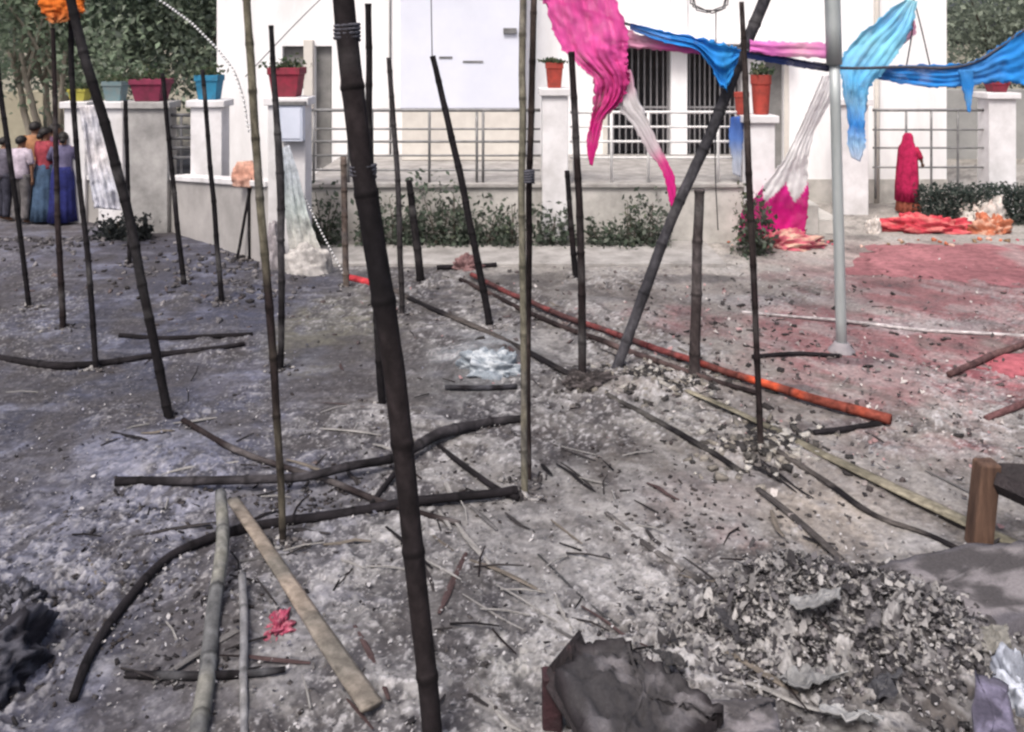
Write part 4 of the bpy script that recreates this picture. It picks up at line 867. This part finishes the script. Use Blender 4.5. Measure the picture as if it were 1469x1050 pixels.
# charred low table at the bottom
tt = empty('charred_table', G(900, 1040), 'collapsed charred table with ash covered top at the bottom edge', 'table')
TZ = .30
def TP(px, py, z): q = G0(px, py, z); return (q[0], q[1])
ring = [TP(828, 922, TZ), TP(884, 918, TZ), TP(930, 942, TZ), TP(985, 962, TZ), TP(1040, 985, TZ), TP(1030, 1012, TZ - .10), TP(960, 1060, TZ - .1), TP(860, 1120, TZ - .05), TP(800, 972, TZ)]
zt_ = [TZ, TZ, TZ - .01, TZ - .04, TZ - .10, TZ - .16, TZ - .12, TZ - .04, TZ]
ash_plate(ring, zt_, .05, (.085, .08, .085), (.018, .015, .017), 4, .05).build('table_top', mt['debris'], tt, smooth=True)
e0 = Vector((*TP(788, 966, TZ - .06), TZ - .09)); e1 = Vector((*TP(832, 918, TZ - .06), TZ - .07)); e2 = Vector((*TP(900, 1130, TZ - .06), TZ - .11))
MB().add(*tube_data([e0, e1], [.05, .05], 4, (.1, .1, .1), flat=(.7, 1.3), step=2)).build('apron', mt['charwood'], tt)
MB().add(*tube_data([e0, e2], [.05, .05], 4, (.1, .1, .1), flat=(.7, 1.3), step=2)).build('apron', mt['charwood'], tt)
mt['maroon'] = M('scorched_maroon_wood', (.042, .018, .022), (.02, .012, .014), 8, .7, .5)
for (px, py, wd) in ((792, 972, .065),):
    q = TP(px, py, TZ - .08); MB().box((q[0] - wd * .7, q[1] - wd * .7, -.06), (q[0] + wd * .7, q[1] + wd * .7, TZ - .055)).build('leg', mt['maroon'], tt, bevel=.01)
# sooty slab and boards in the debris
def slab(name, label, ring, z, th, mat, cat='slab', tilt=0.0):
    pg = [TP(x, y, z) for (x, y) in ring]; zz = [z + tilt * i for i in range(len(pg))]
    o = ash_plate(pg, zz, th, {'slab': (.14, .13, .135), 'lilac': (.13, .12, .17)}[mat], {'slab': (.09, .085, .095), 'lilac': (.08, .075, .1)}[mat], len(label), .012).build(name, mt['debris'], None, smooth=True)
    c = Vector((pg[0][0], pg[0][1], z)); o.data.transform(Matrix.Translation(-c)); o.location = c
    return tag(o, label, cat)
slab('sooty_slab', 'flat sooty slab lying beneath the brown wooden leg', [(1176, 838), (1280, 806), (1386, 782), (1500, 772), (1520, 880), (1400, 900), (1230, 880)], .12, .16, 'slab')
slab('lilac_board', 'narrow lilac board poking up at the lower right corner', [(1396, 958), (1444, 972), (1474, 1080), (1404, 1080)], .20, .03, 'lilac', 'board', -.02)
slab('pale_board', 'pale ash covered board in the debris at bottom right', [(1010, 1008), (1110, 1004), (1120, 1050), (1010, 1056)], .10, .03, 'slab', 'board')
# crumpled burnt sheets in the pile
mt['sheet'] = MC('crumpled_sheet', .6, 30., .7, 1.25, .3, .006, spec=.4)
def crumple(label, px, py, w, h, c, seed, z=.1, tilt=.4):
    rr_ = random.Random(seed); n = 14; V = []; C = []; Q = []
    for i in range(n + 1):
        for j in range(n + 1):
            u, v = i / n - .5, j / n - .5
            e = 1 + .35 * (float(vnoise(i * .6, j * .6 + seed)) - .5)
            d = .30 * (float(fbm(np.array(u * 4 + seed), np.array(v * 4), 3)) - .5) + .18 * abs(math.sin(u * 9 + seed)) * (float(vnoise(v * 5, seed)) - .3)
            V.append(Vector((u * w * e, v * h * e, d * w + .0)))
            C.append(tuple(k * (.6 + .9 * float(fbm(np.array(u * 5 + seed), np.array(v * 5.), 2))) for k in c))
    for i in range(n):
        for j in range(n):
            o = i * (n + 1) + j; Q.append((o, o + n + 1, o + n + 2, o + 1))
    o = MB().add(V, Q, C).build('crumpled_sheet', mt['sheet'], None)
    sm = o.modifiers.new('thick', 'SOLIDIFY'); sm.thickness = .006
    o.location = G(px, py, z * .5) ; o.rotation_euler = (rr_.uniform(-tilt, tilt), rr_.uniform(-tilt, tilt), rr_.uniform(0, 6))
    return tag(o, label, 'sheet', 'crumpled sheets in the debris pile')
for (lab, px, py, w, h, c, z, tl) in (
    ('pale crumpled sheet at the top of the debris pile', 1170, 860, .24, .2, (.18, .18, .18), .10, .5),
    ('black curled sheet over the left hollow of the pile', 1060, 900, .26, .2, (.035, .033, .035), .14, .6),
    ('dark grey crumpled sheet right of the pale one', 1230, 880, .26, .2, (.10, .095, .10), .12, .7),
    ('brownish crumpled sheet on the pile crest', 1200, 915, .22, .2, (.07, .06, .062), .16, .8),
    ('mid grey crumpled sheet at the pile front', 1160, 965, .30, .2, (.15, .15, .15), .10, .4),
    ('pale torn sheet near the lilac board', 1370, 972, .15, .12, (.26, .245, .235), .08, .8),
    ('mid grey sheet folded between the pile and the slab', 1300, 905, .24, .18, (.18, .17, .19), .12, .6),
    ('small black sheet at the lower middle of the pile', 1260, 985, .2, .16, (.04, .04, .045), .12, .8),
    ('dull grey sheet at the bottom edge of the pile', 1220, 1025, .26, .2, (.26, .26, .26), .10, .5),
    ('black sheet against the table top edge', 960, 945, .18, .12, (.03, .028, .028), .22, .5),
    ('dull torn sheet below the slab edge', 1420, 915, .18, .14, (.15, .145, .13), .10, .5)):
    crumple(lab, px, py, w, h, c, px % 97, z, tl)
# worn carpets on the right
def carpet(label, q4, c, seed):
    """a sheet lying on the floor between four corners, frayed at the edges and following the ground"""
    V = []; C = []; Q = []; nu, nv = 60, 26
    A, B_, C_, D4 = [np.array(G(*p)) for p in q4]
    for i in range(nv + 1):
        for j in range(nu + 1):
            u, v = j / nu, i / nv
            p = (A * (1 - u) + B_ * u) * (1 - v) + (D4 * (1 - u) + C_ * u) * v
            e = min(u, 1 - u, v, 1 - v)
            if e < .04: p = p + .22 * (np.array([vnoise(j * .5, i * .5 + seed), vnoise(j * .5 + 9, i * .5 + seed), .5]).astype(float) - .5)
            z = float(gz(p[0], p[1])) + .006 + .022 * float(vnoise(p[0] * 3, p[1] * 3, seed)) * min(1, e * 8)
            V.append((p[0], p[1], z)); k = .6 + .85 * float(fbm(np.array(p[0] * 2.4), np.array(p[1] * 1.1), 4, seed)); g = float(sstep(.5, .68, fbm(np.array(p[0] * 1.3), np.array(p[1] * 1.), 3, seed + 9)))
            C.append(tuple(np.array(c) * k * (1 - .55 * g) + np.array((.30, .27, .26)) * .55 * g))
    for i in range(nv):
        for j in range(nu): o_ = i * (nu + 1) + j; Q.append((o_, o_ + nu + 1, o_ + nu + 2, o_ + 1))
    o = MB().add(V, Q, C).build('carpet', mt['heavycloth'], None, smooth=True)
    return tag(o, label, 'carpet', 'worn pink carpets on the floor')
carpet('large faded pink carpet before the red cloth heap', [(1256, 352), (1560, 350), (1640, 424), (1205, 392)], (.27, .115, .125), 2)
carpet('deeper pink carpet corner under the reddish stick at right', [(1420, 508), (1600, 496), (1640, 548), (1405, 540)], (.30, .085, .10), 5)

# ------------------------------------------------------------------ loose ash, char and rubble
def ground_samples(n, regions):
    out = []
    for (px, py, sx, sy, share) in regions:
        k = int(n * share); x = rng.normal(px, sx, k); y = rng.normal(py, sy, k); out.append(np.stack([x, y], 1))
    p = np.concatenate(out); p = p[(p[:, 1] > 345) & (p[:, 1] < 1150) & (p[:, 0] > -200) & (p[:, 0] < 1680)]
    D = F * H / (p[:, 1] - Y0); return (p[:, 0] - CX) * D / F, D, p
def flakes(name, n, regions, size, pal, thick=.0, flat=.35, lift=(.002, .02), label=None):
    x, y, p = ground_samples(n, regions); n = len(x)
    z = gz(x, y) + rng.uniform(lift[0], lift[1], n) + .012
    s = rng.uniform(size[0], size[1], n) * rng.uniform(.5, 1.2, n)
    ang = rng.uniform(0, 2 * math.pi, n); tl = rng.normal(0, flat, (n, 2))
    V = np.zeros((n, 6, 3)); k6 = np.linspace(0, 2 * math.pi, 6, endpoint=False)
    rad = s[:, None] * rng.uniform(.45, 1.0, (n, 6)) * .5
    asp = rng.uniform(.4, 1, n)[:, None]
    lx = np.cos(k6)[None] * rad; ly = np.sin(k6)[None] * rad * asp
    V[:, :, 0] = x[:, None] + lx * np.cos(ang)[:, None] - ly * np.sin(ang)[:, None]
    V[:, :, 1] = y[:, None] + lx * np.sin(ang)[:, None] + ly * np.cos(ang)[:, None]
    V[:, :, 2] = z[:, None] + lx * tl[:, :1] + ly * tl[:, 1:] + rng.normal(0, .12, (n, 6)) * s[:, None]
    q = np.stack([np.array([[0, 1, 2, 3], [0, 3, 4, 5]]) + 6 * i for i in range(1)])
    base = (np.arange(n) * 6)[:, None, None]; Q = (base + np.array([[[0, 1, 2, 3], [0, 3, 4, 5]]])).reshape(-1, 4)
    pal = np.array(pal); C = pal[rng.integers(0, len(pal), n)] * rng.uniform(.7, 1.25, (n, 1))
    o = finish(np_mesh(name, V.reshape(-1, 3), Q, np.repeat(C, 6, 0)), name, mt['debris'])
    return tag(o, label, 'debris', kind='stuff')
def chunks(name, n, regions, size, pal, label, elong=2.2):
    x, y, p = ground_samples(n, regions); n = len(x)
    s = rng.uniform(size[0], size[1], n); z = gz(x, y) + s * .25
    base = np.array([[-1, -1, -1], [1, -1, -1], [1, 1, -1], [-1, 1, -1], [-1, -1, 1], [1, -1, 1], [1, 1, 1], [-1, 1, 1]], float) * .5
    L = base[None] * (1 + rng.uniform(-.45, .35, (n, 8, 3)))
    L = L * s[:, None, None] * np.stack([rng.uniform(.7, elong, n), rng.uniform(.5, 1, n), rng.uniform(.3, .9, n)], 1)[:, None, :]
    a = rng.uniform(0, 2 * math.pi, n); t = rng.normal(0, .35, n)
    ct_, st = np.cos(t)[:, None], np.sin(t)[:, None]; X1 = L[..., 0] * ct_ + L[..., 2] * st; Z1 = -L[..., 0] * st + L[..., 2] * ct_
    ca, sa = np.cos(a)[:, None], np.sin(a)[:, None]; X2 = X1 * ca - L[..., 1] * sa; Y2 = X1 * sa + L[..., 1] * ca
    V = np.stack([X2 + x[:, None], Y2 + y[:, None], Z1 + z[:, None]], -1).reshape(-1, 3)
    fq = np.array([[0, 3, 2, 1], [4, 5, 6, 7], [0, 1, 5, 4], [1, 2, 6, 5], [2, 3, 7, 6], [3, 0, 4, 7]])
    Q = ((np.arange(n) * 8)[:, None, None] + fq[None]).reshape(-1, 4)
    pal = np.array(pal); C = pal[rng.integers(0, len(pal), n)] * rng.uniform(.7, 1.25, (n, 1))
    o = finish(np_mesh(name, V, Q, np.repeat(C, 8, 0)), name, mt['debris'])
    return tag(o, label, 'debris', kind='stuff')
FRONT = [(640, 880, 420, 150, .55), (500, 700, 350, 120, .25), (1180, 930, 200, 80, .2)]
flakes('ash_flakes', 5500, FRONT, (.008, .034), [(.36, .35, .355), (.28, .27, .275), (.20, .195, .195), (.10, .095, .095)], label='pale ash flakes strewn over the burnt ground')
flakes('left_ash_flakes', 2200, [(140, 720, 180, 150, .7), (200, 560, 160, 70, .3)], (.01, .04), [(.11, .11, .135), (.18, .18, .215), (.06, .06, .075)], label='bluish ash flakes over the sooty left ground')
flakes('floor_litter', 1500, [(1200, 520, 200, 80, .5), (950, 430, 220, 40, .3), (1350, 620, 120, 60, .2)], (.02, .08), [(.40, .37, .355), (.32, .20, .20), (.20, .175, .17), (.07, .06, .06), (.05, .045, .045)], label='paper and cloth litter on the packed floor')
chunks('char_bits', 1900, [(640, 860, 420, 160, .2), (230, 850, 110, 60, .15), (700, 640, 160, 30, .2), (60, 900, 70, 60, .1), (1000, 740, 140, 40, .1), (1180, 920, 180, 70, .1), (430, 715, 150, 14, .15)], (.006, .026), [(.022, .02, .022), (.035, .03, .03), (.06, .055, .055)], 'small bits of black char over the ground')
chunks('floor_char_bits', 500, [(1150, 500, 220, 70, .5), (700, 430, 240, 40, .3), (200, 400, 180, 40, .2)], (.015, .05), [(.03, .027, .027), (.06, .05, .05), (.10, .08, .08)], 'black char bits on the packed floor')
chunks('pile_rubble', 3600, [(1190, 905, 110, 42, .6), (1330, 945, 60, 40, .2), (1060, 925, 60, 30, .2)], (.008, .04), [(.03, .028, .03), (.05, .047, .05), (.10, .095, .10), (.16, .15, .155), (.24, .23, .225), (.30, .29, .285)], 'burnt rubble and ash lumps of the debris pile', 1.6)
flakes('pile_shards', 3200, [(1180, 895, 110, 34, .6), (1320, 945, 60, 34, .2), (1050, 925, 60, 26, .2)], (.015, .075), [(.03, .028, .03), (.05, .047, .05), (.09, .085, .09), (.14, .135, .135), (.20, .192, .19), (.27, .26, .255)], flat=.5, lift=(.0, .05), label='curled burnt shards of the debris pile')
chunks('leaf_litter', 1100, [(930, 552, 55, 14, .6), (1095, 648, 38, 18, .4)], (.015, .06), [(.03, .028, .028), (.03, .028, .028), (.07, .065, .06), (.34, .325, .30), (.18, .165, .145)], 'dry leaves and burnt scraps round the pole feet', 2.0)
chunks('pole_foot_debris', 1000, [(px, py, 300 / (G0(px, py)[1] ** 1.1) * .38, 90 / G0(px, py)[1] ** 1.5, 1 / len(FEET)) for (px, py) in FEET], (.01, .045), [(.025, .023, .024), (.05, .045, .046), (.12, .11, .11), (.26, .25, .245)], 'charred scraps and ash gathered round the pole feet', 2.0)
chunks('left_rubble', 600, [(80, 345, 90, 14, .6), (330, 400, 70, 18, .4)], (.02, .07), [(.04, .037, .04), (.09, .085, .09), (.17, .16, .165)], 'rubble below the people and the left wall', 1.8)
chunks('petal_litter', 500, [(1120, 345, 40, 6, .5), (1380, 335, 60, 7, .5)], (.03, .08), [(.5, .10, .14), (.55, .36, .30), (.45, .14, .08), (.20, .13, .08)], 'petals and scraps round the cloth heaps', 1.4)
mb = MB()
rt = random.Random(4)
for k in range(120):
    px, py = rt.gauss(600, 380), rt.gauss(760, 170)
    if not (360 < py < 1060 and -60 < px < 1300): continue
    q = G(px, py, .015); a = rt.uniform(0, 6.28); l = rt.uniform(.06, .30); d = Vector((math.cos(a) * l, math.sin(a) * l, rt.uniform(-.01, .04)))
    c = rt.choice([CHAR, CHARB, SMOKE, (.30, .29, .28)])
    mb.add(*tube_data([q, q + d * .5 + Vector((rt.uniform(-.02, .02), 0, .01)), q + d], [.006, .006, .004], 5, c, step=.1))
for k in range(90):
    px, py = rt.gauss(760, 330), rt.gauss(720, 150)
    if not (400 < py < 1050 and 60 < px < 1330): continue
    q = G(px, py, .008); a = rt.gauss(math.atan2(-.79, .61), .35) if px > 480 else rt.gauss(0.1, .5); l = rt.uniform(.18, .65)
    P_ = []
    for t in (0, .35, .7, 1):
        x_, y_ = q.x + math.cos(a) * l * t + rt.uniform(-.015, .015), q.y + math.sin(a) * l * t; P_.append(Vector((x_, y_, float(gz(x_, y_)) + .014 + rt.uniform(-.006, .012))))
    w_ = rt.uniform(.007, .022); c = rt.choice([CHAR, CHAR, SMOKE, (.12, .115, .115), (.26, .25, .24), (.15, .13, .11), (.07, .045, .045)])
    mb.add(*tube_data(P_, [w_ * .6, w_, w_, w_ * .5], 6, c, flat=(1, .3), step=.08, up=(0, 0, 1)))
tag(mb.build('burnt_twigs', mt['debris']), 'burnt twigs and strips scattered over the ash', 'debris', kind='stuff')

# ------------------------------------------------------------------ people
def person(label, px, yb, height, face, top, lower, style, arm=(0, 0), scarf=None, hairlong=False, D=None, group=None, bow=0.0):
    """style: sari / trousers. face: rotation about z (0 looks at the camera)"""
    B = G(px, yb); k = height / 1.62
    t = empty('person', B, label, 'person', group); t.rotation_euler = (0, 0, face); t.scale = (k, k, k)
    J = {}; E = []; Rd = []
    def v(n, p, r): J[n] = len(J); V.append(p); Rd.append(r)
    V = []
    fb = -bow
    v('pel', (0, 0, .93), (.13, .10)); v('ab', (0, fb * .3, 1.08), (.115, .085)); v('ch', (0, fb * .7, 1.26), (.135, .10)); v('nk', (0, fb, 1.405), (.05, .05)); v('hb', (0, fb - .02, 1.455), (.062, .07)); v('hd', (0, fb - .02, 1.53), (.075, .092)); v('ht', (0, fb - .005, 1.595), (.045, .055))
    for a, c in (('pel', 'ab'), ('ab', 'ch'), ('ch', 'nk'), ('nk', 'hb'), ('hb', 'hd'), ('hd', 'ht')): E.append((J[a], J[c]))
    for i, s in enumerate((-1, 1)):
        f = arm[i]
        sh = (s * .165, fb * .8, 1.345); el = (s * .235, fb * .5 - .16 * f, 1.09 + .05 * f); wr = (s * (.225 - .08 * f), -.03 - .30 * f, .87 + .30 * f)
        dr = Vector(wr) - Vector(el); dr.normalize(); pm = Vector(wr) + dr * .06
        v('sh%d' % s, sh, (.052, .05)); v('el%d' % s, el, (.037, .037)); v('wr%d' % s, wr, (.024, .022)); v('pm%d' % s, tuple(pm), (.034, .018))
        E += [(J['ch'], J['sh%d' % s]), (J['sh%d' % s], J['el%d' % s]), (J['el%d' % s], J['wr%d' % s]), (J['wr%d' % s], J['pm%d' % s])]
        side = Vector((0, 1, 0)) if abs(dr.z) > .6 else Vector((1, 0, 0))
        for q, (off, ln) in enumerate(((-.028, .062), (-.010, .074), (.010, .070), (.027, .054))):
            a0 = pm + dr * .028 + side * off; a1 = a0 + dr * ln * .55; a2 = a1 + dr * ln * .4 + Vector((-s * .018, 0, 0))
            v('f%d%d' % (s, q), tuple(a0), (.010, .010)); v('g%d%d' % (s, q), tuple(a1), (.009, .009)); v('h%d%d' % (s, q), tuple(a2), (.0075, .0075))
            E += [(J['pm%d' % s], J['f%d%d' % (s, q)]), (J['f%d%d' % (s, q)], J['g%d%d' % (s, q)]), (J['g%d%d' % (s, q)], J['h%d%d' % (s, q)])]
        th0 = pm - side * .036 - dr * .015; th1 = th0 - side * .018 + dr * .03 + Vector((-s * .01, 0, 0))
        v('t%d' % s, tuple(th0), (.011, .011)); v('u%d' % s, tuple(th1), (.009, .009)); E += [(J['pm%d' % s], J['t%d' % s]), (J['t%d' % s], J['u%d' % s])]
        v('hip%d' % s, (s * .085, 0, .86), (.085, .085)); v('kn%d' % s, (s * .092, -.015, .48), (.056, .056)); v('cf%d' % s, (s * .092, .012, .32), (.05, .052)); v('an%d' % s, (s * .092, .02, .085), (.034, .036)); v('to%d' % s, (s * .10, -.13, .035), (.034, .024))
        E += [(J['pel'], J['hip%d' % s]), (J['hip%d' % s], J['kn%d' % s]), (J['kn%d' % s], J['cf%d' % s]), (J['cf%d' % s], J['an%d' % s]), (J['an%d' % s], J['to%d' % s])]
    me = bpy.data.meshes.new('body'); me.from_pydata(V, E, []); me.update(); me.materials.append(mt['skin'])
    o = bpy.data.objects.new('body', me); col.objects.link(o); o.parent = t
    sk = o.modifiers.new('skin', 'SKIN'); sk.use_smooth_shade = True
    sv = me.skin_vertices[0].data if me.skin_vertices else None
    if sv is None:
        bpy.context.view_layer.update(); me.attributes
    if not me.skin_vertices:
        bpy.context.view_layer.objects.active = o; bpy.ops.object.select_all(action='DESELECT'); o.select_set(True); bpy.ops.mesh.customdata_skin_add()
    for i, r in enumerate(Rd): me.skin_vertices[0].data[i].radius = r
    me.skin_vertices[0].data[0].use_root = True
    ss = o.modifiers.new('sub', 'SUBSURF'); ss.levels = 1; ss.render_levels = 2
    def part(name, data, mat, parent=t, thick=.006):
        q = MB().add(*data).build(name, mat, None, smooth=True); q.parent = parent; q.matrix_parent_inverse = Matrix.Identity(4)
        if thick: m_ = q.modifiers.new('thick', 'SOLIDIFY'); m_.thickness = thick; m_.offset = 1
        return q
    # face
    hy = fb - .02
    part('nose', lathe_data([(.012, -.02), (.016, -.012), (.006, .022)], 8, (.5, .5, .5), (0, hy - .092, 1.515)), mt['skin'], thick=0)
    for s in (-1, 1):
        part('eye', lathe_data([(.004, -.006), (.011, 0), (.004, .006)], 8, (.5, .5, .5), (s * .030, hy - .080, 1.535)), mt['eye'], thick=0)
        part('ear', lathe_data([(.006, -.028), (.014, .0), (.010, .022)], 8, (.5, .5, .5), (s * .077, hy + .01, 1.52)), mt['skin'], thick=0)
    part('mouth', lathe_data([(.016, -.004), (.018, 0), (.016, .004)], 10, (.5, .5, .5), (0, hy - .072, 1.482)), mt['potpink'], thick=0)
    # hair: a cap that leaves the face free
    Vh = []; Fh = []; n1, n2 = 10, 22
    for i in range(n1 + 1):
        for j in range(n2):
            th = 2 * math.pi * j / n2; back = .5 - .5 * math.sin(-th)      # 1 at +y (back)
            ph = (math.pi * (.36 + .34 * (.5 + .5 * math.sin(th)))) * i / n1
            Vh.append((.086 * math.sin(ph) * math.cos(th), hy + .012 + .105 * math.sin(ph) * math.sin(th), 1.535 + .090 * math.cos(ph)))
    for i in range(n1):
        for j in range(n2): Fh.append((i * n2 + j, (i + 1) * n2 + j, (i + 1) * n2 + (j + 1) % n2, i * n2 + (j + 1) % n2))
    part('hair', (Vh, Fh, (.012, .01, .01)), mt['hair'])
    if hairlong: part('bun', lathe_data([(.02, -.05), (.05, -.02), (.05, .02), (.02, .05)], 12, (.01, .01, .01), (0, hy + .115, 1.48)), mt['hair'], thick=0)
    # upper garment with sleeves
    part('shirt' if style == 'trousers' else 'blouse', rings_data([(1.40, 0, fb, .075, .07), (1.375, 0, fb * .9, .14, .085), (1.33, 0, fb * .8, .178, .112), (1.24, 0, fb * .65, .172, .128), (1.10, 0, fb * .35, .150, .115), (.98, 0, 0, .158, .125), (.86 if style == 'trousers' else .93, 0, 0, .172, .14)], 28, .03, 7, 1, top), mt['heavycloth'])
    for i, s in enumerate((-1, 1)):
        a = Vector(V[J['sh%d' % s]]); e = Vector(V[J['el%d' % s]])
        part('sleeve', tube_data([a + Vector((-s * .03, 0, .01)), a.lerp(e, .5), a.lerp(e, .92)], [.075, .066, .056], 12, top, step=.06), mt['heavycloth'], thick=0)
    if style == 'trousers':
        for s in (-1, 1):
            part('trouser_leg', tube_data([Vector((s * .082, 0, .93)), Vector((s * .09, 0, .72)), Vector((s * .093, -.01, .48)), Vector((s * .093, .015, .10))], [.105, .098, .078, .07], 14, lower, step=.06, wob=.015, seed=int(px)), mt['heavycloth'], thick=0)
    else:
        part('skirt', rings_data([(1.02, 0, 0, .148, .118), (.92, 0, 0, .175, .145), (.80, 0, 0, .19, .165), (.55, 0, 0, .20, .18), (.30, 0, 0, .215, .20), (.05, 0, 0, .24, .225)], 54, .07, 13, 2, lower), mt['heavycloth'])
    if scarf:
        # pallu: over the head (or shoulder) and down the back
        n = 24; Vs = []; Fs = []
        rows = [(1.655, .03, .03, .0), (1.64, .07, .085, .0), (1.58, .100, .125, .0), (1.48, .115, .135, .02), (1.40, .15, .145, .02), (1.30, .20, .165, .02), (1.10, .215, .175, .02), (.85, .23, .21, .02), (.55, .245, .235, .03), (.26, .25, .245, .03)]
        for i, (z, rx, ry, yo) in enumerate(rows):
            for j in range(n + 1):
                th = math.pi * (-.02 + 1.04 * j / n); q = 1 + (.07 * math.sin(11 * th + .25 * i) + .04 * math.sin(23 * th)) * i / 9
                Vs.append((rx * q * math.cos(th), hy + .012 + yo * 0 + ry * q * math.sin(th), z))
        for i in range(len(rows) - 1):
            for j in range(n): o_ = i * (n + 1) + j; Fs.append((o_, o_ + n + 1, o_ + n + 2, o_ + 1))
        part('pallu', (Vs, Fs, scarf), mt['heavycloth'])
    return t
CR = 'people watching from the left'
person('man in a pale lilac shirt and grey trousers, back to the camera', 30, 322, 1.50, R(165), (.44, .38, .44), (.15, .14, .14), 'trousers', (0, .3), group=CR)
person('woman in a red top and blue skirt among the crowd', 64, 319, 1.62, R(150), (.26, .045, .06), (.05, .085, .14), 'sari', (.5, .2), hairlong=True, group=CR)
person('woman in a deep blue sari nearest the white sheet', 90, 321, 1.55, R(200), (.11, .10, .17), (.02, .024, .115), 'sari', (.2, .6), hairlong=True, group=CR, bow=.06)
person('man in dark clothes at the far left edge', 6, 318, 1.46, R(150), (.12, .11, .14), (.05, .05, .07), 'trousers', (.1, .1), group=CR)
person('person in an orange brown top behind the woman in red', 50, 312, 1.68, R(185), (.30, .15, .08), (.16, .11, .10), 'sari', (.4, .6), group=CR)
person('person in a white shirt bending beside the white sheet', 116, 313, 1.62, R(235), (.58, .55, .58), (.05, .05, .08), 'trousers', (.8, .9), group=CR, bow=.16)
person('woman in a dark plum sari between the red top and the blue sari', 78, 310, 1.64, R(130), (.10, .05, .09), (.06, .04, .10), 'sari', (.7, .3), hairlong=True, group=CR)
person('woman wrapped in a crimson red sari, turned to the right', 1303, 306, 1.42, R(122), (.42, .02, .07), (.40, .12, .08), 'sari', (.55, .7), scarf=(.36, .015, .07))
